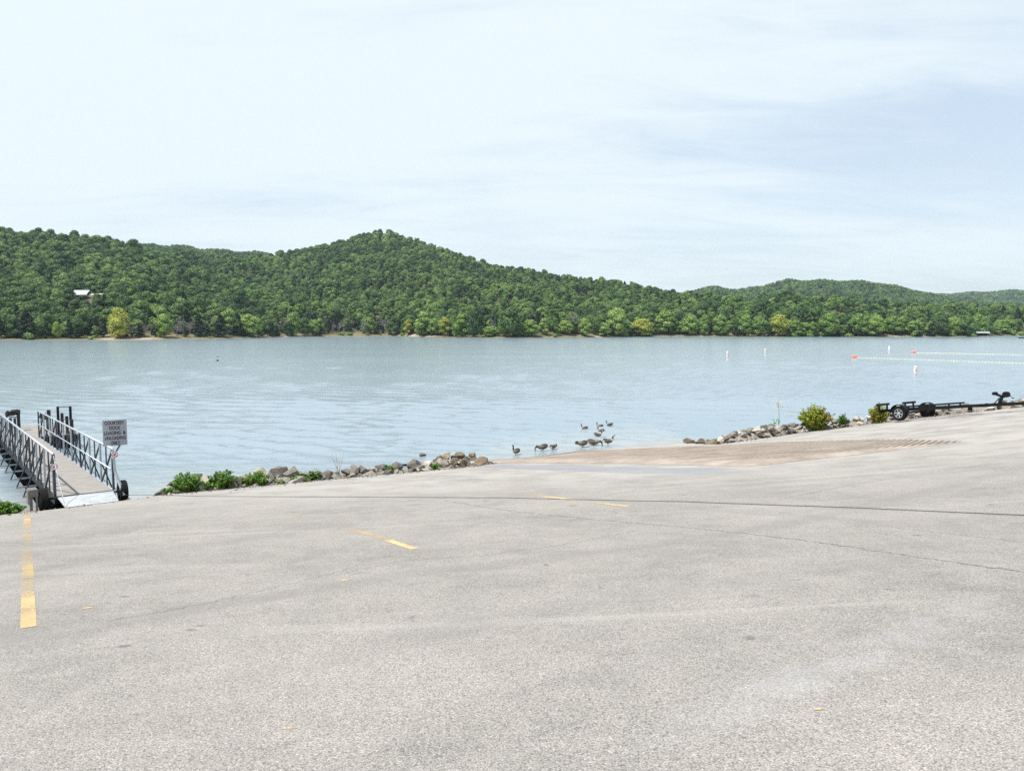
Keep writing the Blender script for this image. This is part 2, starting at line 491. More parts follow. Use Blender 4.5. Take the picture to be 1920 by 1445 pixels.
# ------------------------------------------------------------------ painted lines, cracks (flat marks of the lot)
def strip(name, pts, width, m, lift=0.004, fades=None, n=24, jitter=0.0):
    pts = [Vector((p[0], p[1])) for p in pts]
    V, fv = [], []
    seg = [0.0]
    for i in range(1, len(pts)): seg.append(seg[-1] + (pts[i] - pts[i - 1]).length)
    for i in range(n + 1):
        s_ = seg[-1] * i / n
        x = np.interp(s_, seg, [p.x for p in pts]); y = np.interp(s_, seg, [p.y for p in pts])
        x2 = np.interp(min(s_ + 0.05, seg[-1]), seg, [p.x for p in pts]); y2 = np.interp(min(s_ + 0.05, seg[-1]), seg, [p.y for p in pts])
        x1 = np.interp(max(s_ - 0.05, 0), seg, [p.x for p in pts]); y1 = np.interp(max(s_ - 0.05, 0), seg, [p.y for p in pts])
        d = Vector((x2 - x1, y2 - y1)).normalized(); nrm = Vector((-d.y, d.x))
        w = width if not isinstance(width, (list, tuple)) else np.interp(i / n, np.linspace(0, 1, len(width)), width)
        w *= 1 + jitter * random.uniform(-1, 1)
        off = jitter * random.uniform(-1, 1) * w
        for sgn in (-1, 1):
            q = Vector((x, y)) + nrm * (sgn * w / 2 + off)
            V.append((q.x, q.y, lot_z(q.x, q.y) + lift))
            fv.append(1.0 if fades is None else float(np.interp(i / n, np.linspace(0, 1, len(fades)), fades)))
    me = np_mesh(name, V, grid_faces(n + 1, 2), m)
    at = me.attributes.new('fade', 'FLOAT', 'POINT'); at.data.foreach_set('value', fv)
    return link(name, me, lot)
def lp(px, py): q = on_lot(px, py); return (q.x, q.y)
strip('painted_line', [lp(53.5, 1176), lp(52, 1060), lp(51, 962)], 0.115, M_paint, fades=[0.85, 0.95, 0.8, 0.5, 0.35, 0.5, 0.8, 1.1, 1.3], n=40)
strip('painted_line', [lp(778, 1029), lp(700, 1004), lp(560, 966), lp(450, 939)], 0.115, M_paint, fades=[1.3, 1.1, 0.16, 0.05, 0.14, 0.10, 0.16, 0.05], n=40)
strip('painted_line', [lp(1178, 949.5), lp(1055, 934.5), lp(940, 921)], 0.12, M_paint, fades=[1.3, 1.2, 0.7, 1.2, 1.0, 0.2, 0.35, 0.1], n=30)
for px, py, w in ((163, 1140, 0.05), (543, 1366, 0.035), (646, 1088, 0.05), (1535, 1330, 0.025)):
    q = on_lot(px, py)
    strip('paint_dab', [(q.x - w, q.y), (q.x, q.y + w * 0.15), (q.x + w, q.y + w * 0.3)], [w * 0.3, w, w * 0.8, w * 0.3], M_paint, n=8, fades=[1.2])
M_crack = simple('crack_filler', (0.14, 0.132, 0.124), 0.95, var=0.4, scale=9)
def crack(pts, w):
    P = [lp(*p) for p in pts]
    Q = []
    for i in range(len(P) - 1):
        for k in range(16):
            s_ = k / 16; Q.append((P[i][0] * (1 - s_) + P[i + 1][0] * s_ + random.uniform(-0.03, 0.03), P[i][1] * (1 - s_) + P[i + 1][1] * s_ + random.uniform(-0.03, 0.03)))
    Q.append(P[-1])
    return strip('asphalt_crack', Q, w, M_crack, n=len(Q) * 3, jitter=0.65)
crack([(830, 938), (960, 958), (1100, 972), (1300, 990), (1440, 1004), (1600, 1026), (1760, 1050), (2000, 1083)], 0.011)
crack([(1460, 936), (1600, 908), (1750, 884), (1880, 868)], 0.008)
crack([(1130, 930), (1200, 917), (1290, 905)], 0.008)
crack([(640, 1075), (760, 1050), (900, 1042), (1060, 1020), (1200, 993)], 0.0045)
crack([(1640, 985), (1760, 998), (1920, 1016)], 0.006)
crack([(200, 1165), (400, 1128), (560, 1090), (660, 1066)], 0.0045)

# ------------------------------------------------------------------ lake
def make_water():
    t = NT('lake_water')
    p = t.pos()
    shoal = t.n('ShaderNodeAttribute', attribute_name='shoal').outputs['Fac']
    c = t.mix(shoal, (0.192, 0.248, 0.288), (0.265, 0.29, 0.29))
    patch = t.noise(t.map(p, scale=(0.02, 0.05, 1)), 1.0, 4, 0.55)
    c = t.mix(t.rng(patch, 0.45, 0.65, 0, 0.6), c, (0.21, 0.27, 0.308))
    t.base(c).rough(0.16).inp('IOR', 1.333)
    w1 = t.noise(t.map(p, rot=(0, 0, -0.45), scale=(1.2, 3.4, 1)), 1.0, 4, 0.6)
    w2 = t.noise(t.map(p, rot=(0, 0, -0.2), scale=(0.22, 0.7, 1)), 1.0, 4, 0.6)
    calm = t.rng(t.noise(t.map(p, scale=(0.012, 0.05, 1)), 1.0, 3, 0.5), 0.35, 0.65, 0.8, 1.0)
    h = t.math('ADD', t.math('MULTIPLY', w1, 0.10), t.math('MULTIPLY', w2, 0.16))
    b = t.n('ShaderNodeBump'); b.inputs['Distance'].default_value = 1.0
    t.set(b.inputs['Height'], h); t.set(b.inputs['Strength'], t.math('MULTIPLY', calm, 0.36))
    t.nrm(b.outputs[0])
    return t.m
M_water = make_water()
rows = np.concatenate([np.linspace(14, 60, 300), np.geomspace(60.3, 330, 160), np.geomspace(340, 9000, 24)])
cols = np.linspace(-1.15, 1.15, 420)
YY, CC = np.meshgrid(rows, cols, indexing='ij'); XX = CC * np.maximum(YY, 26) 
H = np.zeros_like(XX)
wr = np.random.default_rng(3)
for i in range(46):
    L = float(np.exp(wr.uniform(np.log(0.45), np.log(3.2)))); th = math.radians(64 + wr.normal(0, 22))
    A = 0.0085 * L ** 0.6
    kx, ky = math.cos(th) * 2 * math.pi / L, math.sin(th) * 2 * math.pi / L
    cell = np.maximum(0.16, YY * 0.0055)
    H += A * np.clip((L / cell - 2.0) / 3.0, 0, 1) * np.sin(XX * kx + YY * ky + wr.uniform(0, 6.28))
gust = 0.72 + 0.28 * np.sin(XX * 0.11 + 1.3 + 0.6 * np.sin(YY * 0.13)) * np.sin(YY * 0.17 + XX * 0.05)
lee = np.clip((YY - 30 - 0.18 * (XX - 2) * (XX > 2)) / 6.0, 0.12, 1.0)
H *= gust * lee
depth = np.array([[-ground_z(x, y) if y < 75 else 3.0 for x, y in zip(rx, ry)] for rx, ry in zip(XX, YY)])
shoal = np.clip(1.0 - depth / 1.3, 0, 1) ** 1.3
H *= np.clip(depth / 0.35, 0.08, 1)
me = np_mesh('lake', np.stack([XX, YY, H], -1).reshape(-1, 3), grid_faces(len(rows), len(cols)), M_water, True)
at = me.attributes.new('shoal', 'FLOAT', 'POINT'); at.data.foreach_set('value', shoal.astype(np.float32).ravel())
tag(link('lake_water', me), 'rippled blue-green lake water', kind='structure')
# ------------------------------------------------------------------ far shore and hills
HOR = 616.0
def ip(x, tab): return np.interp(x, [a for a, b in tab], [b for a, b in tab])
SHORE = [(-700, 641), (0, 637.5), (250, 637), (420, 635), (520, 632), (640, 630.5), (740, 630), (830, 632.5), (960, 633.5), (1080, 632.5), (1250, 631), (1500, 631.5), (1700, 631.5), (1815, 631.5), (1850, 629.5), (1920, 629.3), (2600, 628)]
SKY1 = [(-700, 395), (-150, 418), (0, 431), (60, 437), (130, 443), (200, 452), (255, 466), (300, 474), (420, 481), (500, 483), (540, 474), (590, 463), (640, 455), (680, 441), (715, 436), (760, 443), (800, 456), (850, 472), (900, 488), (950, 500), (1000, 506), (1100, 520), (1160, 527), (1220, 538), (1280, 548), (1340, 555), (1400, 560), (1500, 562), (1600, 564), (1700, 567), (1800, 569), (1920, 573), (2600, 574)]
YR1 = [(-700, 690), (0, 720), (270, 790), (400, 980), (720, 1060), (1000, 950), (1160, 860), (1300, 780), (1500, 740), (1920, 720), (2600, 720)]
def shore_y(px): return 5.6 * 1450.0 / (ip(px, SHORE) - HOR)
TREE_H = 8.8
def hill_z(px, y):
    """land height across the lake for azimuth px (picture column) at distance y"""
    ys = shore_y(px); yr = ip(px, YR1)
    e0 = -CAM_Z / ys
    e1 = (HOR - ip(px, SKY1)) / 1450.0 - TREE_H / yr
    t = (y - ys) / (yr - ys)
    e = e0 + (e1 - e0) * np.clip(t, 0, 1) ** 0.92
    z = CAM_Z + y * e
    x = (px - 960) / 1450.0 * y
    w = np.clip(t * 6, 0, 1) * np.clip((1.0 - t) * 5, 0, 1)
    z = z + w * (6.5 * np.sin(x * 0.021 + 1.0 + 0.8 * np.sin(y * 0.011)) * np.cos(y * 0.026) + 3.5 * np.sin(x * 0.047 + y * 0.038) + 2.0 * np.sin(x * 0.083 - y * 0.061))
    z = np.where(t > 1, z - (y - yr) * 0.30 - (y - yr) * e1, z)
    z = np.where(t < 0, -(ys - y) * 0.08, z)
    return np.maximum(z, -3.0)
def make_hill_mat():
    t = NT('forest_floor')
    p = t.pos(); _, _, z = t.sepxyz(p)
    f = t.noise(p, 0.09, 5, 0.65)
    g = t.noise(p, 0.6, 4, 0.6)
    c = t.ramp(g, [(0.3, (0.045, 0.045, 0.022)), (0.7, (0.10, 0.085, 0.05))])
    sand = t.ramp(g, [(0.3, (0.24, 0.18, 0.12)), (0.7, (0.42, 0.33, 0.235))])
    grass = t.ramp(g, [(0.3, (0.12, 0.12, 0.05)), (0.7, (0.25, 0.22, 0.11))])
    hz = t.math('ADD', z, t.math('MULTIPLY', t.math('SUBTRACT', f, 0.5), 3.2))
    c = t.mix(t.rng(hz, 2.0, 3.4, 0.6, 0), c, grass)
    patchy = t.rng(t.noise(t.map(p, scale=(1, 1, 0)), 0.022, 3, 0.6), 0.50, 0.60, 0, 1)
    c = t.mix(t.math('MULTIPLY', t.rng(hz, 0.9, 2.0, 1, 0), patchy), c, sand)
    t.base(c).rough(0.95)
    t.nrm(t.bump(t.noise(p, 0.8, 5, 0.7), 0.8, 0.6))
    return t.m
M_hill = make_hill_mat()
pxs = np.arange(-700, 2601, 12.0)
tt = np.concatenate([[-0.05, -0.02, 0, 0.008, 0.018, 0.03, 0.05], np.linspace(0.075, 1.0, 44), [1.04, 1.1, 1.2, 1.4]])
PX, TT = np.meshgrid(pxs, tt, indexing='xy')
YSg = shore_y(PX); YRg = ip(PX, YR1); YG = YSg + (YRg - YSg) * TT
ZG = hill_z(PX, YG); XG = (PX - 960) / 1450 * YG
tag(link('far_shore', np_mesh('far_shore', np.stack([XG, YG, ZG], -1).reshape(-1, 3), grid_faces(len(tt), len(pxs)), M_hill, True)),
    'wooded hills rising from the sandy far shore', kind='structure')
# more distant ridges
RIDGES = [
    ('distant_ridge', 1450, 0.42, [(150, 500), (230, 474), (290, 466), (330, 467), (360, 471), (420, 476), (480, 479), (530, 486), (640, 500)]),
    ('distant_hill', 1900, 0.22, [(1180, 570), (1270, 554), (1305, 546), (1340, 541), (1380, 547), (1410, 543), (1440, 536), (1475, 529), (1520, 530), (1600, 531), (1650, 535), (1700, 545), (1750, 556), (1810, 563), (1950, 574)]),
    ('farthest_hill', 3200, 0.15, [(1600, 575), (1690, 562), (1760, 556), (1830, 553), (1890, 550), (1960, 550), (2200, 545), (2600, 560)]),
]
ridge_pts = []
for name, yr, steep, prof in RIDGES:
    a, b = prof[0][0], prof[-1][0]
    P = np.arange(a, b + 1, 10.0); T = np.linspace(0, 1.25, 22)
    Pg, Tg = np.meshgrid(P, T, indexing='xy')
    zr = CAM_Z + yr * (HOR - ip(Pg, prof)) / 1450 - TREE_H
    depth_ = np.clip(zr, 5, None) / steep * 0.9 + 120
    Yg = yr - depth_ * (1 - Tg)
    Zg = np.where(Tg <= 1, zr * np.sin(np.clip(Tg, 0, 1) * math.pi / 2) ** 1.1, zr - (Tg - 1) * depth_ * 0.35)
    Zg = Zg + (6 * np.sin(Pg * 0.09 + Tg * 9) * np.sin(np.clip(Tg, 0, 1) * math.pi))
    Xg = (Pg - 960) / 1450 * Yg
    tag(link(name, np_mesh(name, np.stack([Xg, Yg, Zg], -1).reshape(-1, 3), grid_faces(len(T), len(P)), M_hill, True)),
        'wooded ridge on the skyline behind the near hills', kind='structure')
    # tree positions on it
    n = int((b - a) * 7.5)
    q = rng.uniform(a, b, n); tq = rng.uniform(0.15, 1.03, n) ** 0.8
    zr = CAM_Z + yr * (HOR - ip(q, prof)) / 1450 - TREE_H
    dq = np.clip(zr, 5, None) / steep * 0.9 + 120
    yq = yr - dq * (1 - tq)
    zq = np.where(tq <= 1, zr * np.sin(np.clip(tq, 0, 1) * math.pi / 2) ** 1.1, zr - (tq - 1) * dq * 0.35) + 6 * np.sin(q * 0.09 + tq * 9) * np.sin(np.clip(tq, 0, 1) * math.pi)
    sc = rng.uniform(0.7, 1.05, n) * (1.0 if yr < 2500 else 1.5)
    ridge_pts.append(np.stack([(q - 960) / 1450 * yq, yq, zq, sc], 1))

# ------------------------------------------------------------------ tree models
def leaf_mat(name, stops, rnd=0.66, transl=0.25):
    t = NT(name)
    oi = t.n('ShaderNodeObjectInfo').outputs['Random']
    p = t.pos(True)
    f = t.noise(p, 1.1, 3, 0.6)
    isl = t.n('ShaderNodeNewGeometry').outputs['Random Per Island']
    stand = t.noise(t.n('ShaderNodeObjectInfo').outputs['Location'], 0.016, 3, 0.6)
    oi = t.math('ADD', t.math('MULTIPLY', oi, 0.72), t.math('SUBTRACT', t.math('MULTIPLY', stand, 1.1), 0.41))
    g = t.math('ADD', t.math('MULTIPLY', oi, rnd), t.math('ADD', t.math('MULTIPLY', f, 0.55 * (1 - rnd) + 0.12), t.math('MULTIPLY', isl, 0.33)))
    c = t.ramp(g, stops)
    t.base(c).rough(0.62).inp('Specular IOR Level', 0.25)
    tr = t.n('ShaderNodeBsdfTranslucent'); t.set(tr.inputs[0], c)
    mx = t.n('ShaderNodeMixShader'); mx.inputs[0].default_value = transl
    t.t.links.new(t.b.outputs[0], mx.inputs[1]); t.t.links.new(tr.outputs[0], mx.inputs[2])
    t.t.links.new(mx.outputs[0], t.out.inputs['Surface'])
    return t.m
G_OAK = [(0.12, (0.012, 0.028, 0.016)), (0.42, (0.044, 0.090, 0.034)), (0.70, (0.102, 0.176, 0.048)), (1.0, (0.25, 0.36, 0.10))]
G_LIME = [(0.2, (0.09, 0.175, 0.045)), (0.6, (0.20, 0.31, 0.075)), (1.0, (0.37, 0.45, 0.13))]
G_GOLD = [(0.2, (0.15, 0.20, 0.04)), (0.6, (0.36, 0.39, 0.07)), (1.0, (0.58, 0.55, 0.12))]
G_CEDAR = [(0.2, (0.012, 0.026, 0.014)), (0.6, (0.022, 0.042, 0.018)), (1.0, (0.045, 0.066, 0.027))]
M_oak = leaf_mat('oak_leaves', G_OAK)
M_lime = leaf_mat('lime_green_leaves', G_LIME, 0.35)
M_gold = leaf_mat('yellowing_leaves', G_GOLD, 0.25)
M_cedar = leaf_mat('cedar_needles', G_CEDAR, 0.4, 0.1)
M_bark = simple('bark', (0.085, 0.066, 0.05), 0.9, var=0.4, scale=2.0)
M_dead = simple('dead_wood', (0.22, 0.20, 0.185), 0.9, var=0.3, scale=2.0)

ICO = None
def ico(sub=1):
    bm = bmesh.new(); bmesh.ops.create_icosphere(bm, subdivisions=sub, radius=1.0)
    v = np.array([x.co[:] for x in bm.verts]); bm.verts.ensure_lookup_table()
    f = [tuple(y.index for y in x.verts) for x in bm.faces]; bm.free()
    return v, np.array(f)
IV, IF = ico(2)
def crown_mesh(name, lobes, leaves, size, m, r, fill=0.80):
    """lobes: (centre, radii); each an uneven inner mass (triangles) with leaf sprays standing off it"""
    V, Fc = [], []
    nv = 0
    for (c, rad) in lobes:
        c = np.array(c); rad = np.array(rad)
        nz_ = 1 + 0.22 * np.sin(IV @ r.uniform(-4, 4, 3) + r.uniform(0, 6)) + r.normal(0, 0.07, len(IV))
        P = c + IV * rad * fill * nz_[:, None]
        V.append(P); Fc.append(IF + nv); nv += len(P)
        d = r.normal(size=(leaves, 3)); d /= np.linalg.norm(d, axis=1)[:, None]
        d[:, 2] = np.where(d[:, 2] < -0.35, -d[:, 2], d[:, 2])
        pos = c + d * rad * r.uniform(0.72, 1.10, (leaves, 1))
        nrm = d + r.normal(0, 0.42, (leaves, 3)); nrm /= np.linalg.norm(nrm, axis=1)[:, None]
        ref = r.normal(size=(leaves, 3)); u = np.cross(nrm, ref); u /= np.linalg.norm(u, axis=1)[:, None]
        w = np.cross(nrm, u)
        s = size * r.uniform(0.55, 1.35, (leaves, 1))
        # a pointed, folded spray: two triangles
        a = pos - u * s * 0.5; b = pos + w * s * 0.42 + nrm * s * 0.12; cc = pos + u * s * 0.62; dd = pos - w * s * 0.42 + nrm * s * 0.12
        Q = np.stack([a, b, cc, dd], 1).reshape(-1, 3)
        k = np.arange(leaves)[:, None] * 4
        T = np.concatenate([k + [0, 1, 2], k + [0, 2, 3]], 1).reshape(-1, 3)
        V.append(Q); Fc.append(T + nv); nv += len(Q)
    return np_mesh(name, np.concatenate(V), np.concatenate(Fc), m)
def oak_lobes(r, H=12.0, W=9.0, n=13, base=0.28):
    L = []
    for i in range(n):
        h = base + (1 - base) * (i + 0.5) / n
        prof = math.sin(math.pi * min(1.0, 0.16 + 0.84 * (h - base) / (1 - base))) ** 0.7
        a = i * 2.4 + r.uniform(-0.5, 0.5); rr = W / 2 * prof * r.uniform(0.30, 0.72)
        s = W * r.uniform(0.21, 0.31)
        L.append(((rr * math.cos(a), rr * math.sin(a), h * H - s * 0.35), (s, s, s * 0.78)))
    L.append(((0, 0, H * 0.6), (W * 0.27, W * 0.27, H * 0.24)))
    return L
def cedar_lobes(r, H=11.0, W=5.0, n=11):
    L = []
    for i in range(n):
        h = 0.14 + 0.80 * i / (n - 1); w = W / 2 * (1 - h) ** 0.7 + 0.35
        a = i * 2.4; rr = w * 0.45
        L.append(((rr * math.cos(a), rr * math.sin(a), h * H), (w * 0.62, w * 0.62, H * 0.085)))
    L.append(((0, 0, H * 0.5), (W * 0.18, W * 0.18, H * 0.42)))
    return L
def trunk_mesh(name, H, r0, m, limbs=6, r=None):
    b = MB()
    lean = r.normal(0, 0.02, 2)
    P = [Vector((lean[0] * h * H + 0.12 * math.sin(h * 5), lean[1] * h * H, h * H)) for h in np.linspace(-0.05, 0.78, 7)]
    b.tube(P, [r0 * (1.25 - 1.25 * i / 7) for i in range(7)], 7)
    for i in range(limbs):
        h = r.uniform(0.26, 0.6) * H; a = i * 2.4 + r.uniform(-.4, .4); L = H * r.uniform(0.16, 0.26)
        s = Vector((lean[0] * h, lean[1] * h, h)); e = s + Vector((math.cos(a) * L, math.sin(a) * L, L * 0.75))
        b.tube([s, (s + e) / 2 + Vector((0, 0, -0.1 * L)), e], [r0 * 0.42, r0 * 0.3, r0 * 0.12], 5)
    return b.mesh(name, m, True)
def bare_mesh(name, H, r0, m, r):
    b = MB()
    def grow(p, d, L, rad, depth):
        rad = max(rad, 0.035)
        mid = p + d * L * 0.5 + Vector(r.normal(0, 0.05 * L, 3)); e = p + d * L + Vector(r.normal(0, 0.06 * L, 3))
        b.tube([p, mid, e], [rad, rad * 0.8, rad * 0.6], 4 if depth else 6, cap=False)
        if depth >= 4: return
        for k in range(3 if depth else 5):
            nd = (d + Vector(r.normal(0, 0.55, 3)) + Vector((0, 0, 0.12))).normalized()
            s = p + (e - p) * r.uniform(0.45, 1.0)
            grow(s, nd, L * r.uniform(0.5, 0.72), rad * 0.55, depth + 1)
    grow(Vector((0, 0, -0.3)), Vector((0, 0, 1)), H * 0.42, r0, 0)
    return b.mesh(name, m)
tr = np.random.default_rng(21)
OAKS = []
for i in range(6):
    H = 12.0; W = [10.5, 9.2, 11.5, 8.4, 10.0, 9.0][i]
    OAKS.append((oak_lobes(tr, H, W, [9, 8, 10, 8, 9, 8][i], [0.26, 0.22, 0.30, 0.2, 0.24, 0.3][i])))
oak_crowns = [crown_mesh('oak_crown', L, 260, 0.72, M_oak, tr, 0.74) for L in OAKS]
oak_trunks = [trunk_mesh('oak_trunk', 12.0, 0.26, M_bark, 6, tr) for _ in range(3)]
lime_crowns = [crown_mesh('lime_crown', oak_lobes(tr, 12, w, n, b_), 190, 0.66, M_lime, tr, 0.62) for w, n, b_ in ((9.5, 13, 0.18), (7.5, 11, 0.14), (8.6, 14, 0.2))]
gold_crowns = [crown_mesh('gold_crown', oak_lobes(tr, 12, w, n, b_), 200, 0.62, M_gold, tr, 0.58) for w, n, b_ in ((9.8, 12, 0.2), (7.0, 10, 0.16))]
cedar_crowns = [crown_mesh('cedar_crown', cedar_lobes(tr, 11, w), 110, 0.75, M_cedar, tr) for w in (5.0, 6.2)]
cedar_trunk = trunk_mesh('cedar_trunk', 8.0, 0.16, M_bark, 2, tr)
bare_meshes = [bare_mesh('bare_tree', 11.0, 0.2, M_dead, tr) for _ in range(2)]

def tree(name, crown, trunk, loc, s, sw, label, group, crown_name='crown'):
    e = empty(name, loc); e.rotation_euler.z = random.uniform(0, 6.28); e.scale = (sw, sw, s)
    tag(e, label, 'tree', group)
    if trunk: link('trunk', trunk, e)
    c = link(crown_name, crown, e)
    return e, c
# scattered positions over the near hills
pts = []
step = 5.8
for y in np.arange(366, 1110, step):
    n = int(1.55 * y / step)
    x = (np.arange(n) + rng.uniform(0, 1)) * step - n * step / 2 + rng.uniform(-2.6, 2.6, n)
    yy = y + rng.uniform(-2.6, 2.6, n)
    pts.append(np.stack([x, yy], 1))
pts = np.concatenate(pts)
ppx = pts[:, 0] / pts[:, 1] * 1450 + 960
ys_, yr_ = shore_y(ppx), ip(ppx, YR1)
beach = 4 + 2 * np.sin(ppx * 0.021) + 2 * np.sin(ppx * 0.057 + 1) + np.where((ppx > 820) & (ppx < 1080), 10, 0) + np.where((ppx > 150) & (ppx < 340), 7, 0)
keep = (rng.uniform(0, 1, len(pts)) > 0.07) & (pts[:, 1] > ys_ + beach) & (pts[:, 1] < yr_ + 16) & (ppx > -120) & (ppx < 2040)
pts, ppx, ys_, yr_ = pts[keep], ppx[keep], ys_[keep], yr_[keep]
zz = hill_z(ppx, pts[:, 1])
sc = np.clip(rng.normal(0.86, 0.17, len(pts)), 0.45, 1.3) * np.where(pts[:, 1] - ys_ < 40, 0.95, 1.0)
sc *= (1 + 0.16 * np.sin(pts[:, 0] * 0.035 + 2) * np.sin(pts[:, 1] * 0.043)) * np.interp(ppx, [-200, 350, 600, 1100, 2000], [1.02, 0.98, 0.80, 0.80, 0.76])
top_px = HOR - (zz + 12 * sc - CAM_Z) / pts[:, 1] * 1450
# a clearing in front of the house on the left hillside
clear = (ppx > 134) & (ppx < 204) & (pts[:, 1] < 528) & (top_px < np.where(ppx < 180, 559, 551))
clear |= (abs(ppx - 168) < 36) & (abs(pts[:, 1] - 526) < 13)
pts, ppx, ys_, zz, sc = pts[~clear], ppx[~clear], ys_[~clear], zz[~clear], sc[~clear]
into = pts[:, 1] - ys_
cedar_p = np.clip(0.88 - into / 75.0, 0.10, 0.88)
is_cedar = rng.uniform(0, 1, len(pts)) < cedar_p
# the trees that show largest become individuals: first rows along the water, in view
inview = (ppx > -15) & (ppx < 1935)
score = np.where(inview, into + (ys_ - 360) * 0.10, 1e9)
order = np.argsort(score)
N_OWN = 240
own = np.zeros(len(pts), bool); own[order[:N_OWN]] = True
own_i = order[:N_OWN]
ZONES = [(120, 'by the widest low yellow shrub of the far waterline'), (270, 'behind the tall yellow tree on the sandy far shore'), (430, 'behind the round lime tree of the sandy far beach'), (620, 'in the dark wood just past the sandy far beach'),
         (750, 'in the cove below the peaked hill'), (860, 'behind the first yellowing trees past the cove'), (1080, 'behind the pale middle beach'), (1230, 'behind the most golden tree of the far shore'),
         (1440, 'behind the lime row past the golden tree'), (1600, 'behind the pale scar in the far bank'), (1740, 'behind the close group of four lime trees'), (9999, 'around the far boathouse')]
def own_label(kd, px_, s_):
    place = next(t_ for a_, t_ in ZONES if px_ < a_)
    size = 'small' if s_ < 0.82 else ('tall' if s_ > 1.08 else 'middling')
    return '%s %s %s' % (size, 'dark pointed cedar' if kd == 'cedar' else 'rounded green oak', place)
crown_objs = {}
for i in own_i:
    loc = (pts[i, 0], pts[i, 1], zz[i])
    if is_cedar[i]:
        k = int(rng.integers(2)); s_ = sc[i] * rng.uniform(0.85, 1.15)
        e, c = tree('cedar_tree', cedar_crowns[k], cedar_trunk, loc, s_, s_ * rng.uniform(1.0, 1.45),
                    own_label('cedar', ppx[i], s_), 'cedars along the far shore')
        crown_objs.setdefault(('c', k), c)
    else:
        k = int(rng.integers(6)); s_ = sc[i]
        e, c = tree('oak_tree', oak_crowns[k], oak_trunks[k % 3], loc, s_, s_ * rng.uniform(0.9, 1.15),
                    own_label('oak', ppx[i], s_), 'oaks along the far shore')
        crown_objs.setdefault(('o', k), c)
# the wood behind them: one mass, each point carrying one of the crowns above
rest = ~own
P = np.stack([pts[rest, 0], pts[rest, 1], zz[rest], sc[rest]], 1)
kind = np.where(is_cedar[rest], 6 + rng.integers(0, 2, rest.sum()), rng.integers(0, 6, rest.sum()))
RP = np.concatenate(ridge_pts)
P = np.concatenate([P, RP]); kind = np.concatenate([kind, rng.integers(0, 6, len(RP))])
me = bpy.data.meshes.new('woodland'); me.vertices.add(len(P)); me.vertices.foreach_set('co', P[:, :3].astype(np.float32).ravel())
a = me.attributes.new('pick', 'INT', 'POINT'); a.data.foreach_set('value', kind.astype(np.int32))
a = me.attributes.new('size', 'FLOAT_VECTOR', 'POINT')
sw = P[:, 3] * rng.uniform(0.88, 1.18, len(P))
a.data.foreach_set('vector', np.stack([sw, sw, P[:, 3]], 1).astype(np.float32).ravel())
a = me.attributes.new('turn', 'FLOAT_VECTOR', 'POINT')
a.data.foreach_set('vector', np.stack([np.zeros(len(P)), np.zeros(len(P)), rng.uniform(0, 6.28, len(P))], 1).astype(np.float32).ravel())
wood = link('woodland', me)
tag(wood, 'dense green oak woodland covering the hills', kind='stuff')
ng = bpy.data.node_groups.new('woodland', 'GeometryNodeTree')
ng.interface.new_socket('Geometry', in_out='INPUT', socket_type='NodeSocketGeometry')
ng.interface.new_socket('Geometry', in_out='OUTPUT', socket_type='NodeSocketGeometry')
gi, go = ng.nodes.new('NodeGroupInput'), ng.nodes.new('NodeGroupOutput')
iop = ng.nodes.new('GeometryNodeInstanceOnPoints'); join = ng.nodes.new('GeometryNodeJoinGeometry')
keys = [('o', k) for k in range(6)] + [('c', k) for k in range(2)]
for kk in reversed(keys):
    oi = ng.nodes.new('GeometryNodeObjectInfo'); oi.inputs['Object'].default_value = crown_objs[kk]; oi.transform_space = 'ORIGINAL'
    oi.inputs['As Instance'].default_value = True
    ng.links.new(oi.outputs['Geometry'], join.inputs[0])
iop.inputs['Pick Instance'].default_value = True
def na(name, typ):
    n = ng.nodes.new('GeometryNodeInputNamedAttribute'); n.data_type = typ; n.inputs[0].default_value = name
    return n.outputs[0]
ng.links.new(gi.outputs[0], iop.inputs['Points']); ng.links.new(join.outputs[0], iop.inputs['Instance'])
ng.links.new(na('pick', 'INT'), iop.inputs['Instance Index'])
ng.links.new(na('size', 'FLOAT_VECTOR'), iop.inputs['Scale']); ng.links.new(na('turn', 'FLOAT_VECTOR'), iop.inputs['Rotation'])
ng.links.new(iop.outputs[0], go.inputs[0])
md = wood.modifiers.new('trees', 'NODES'); md.node_group = ng

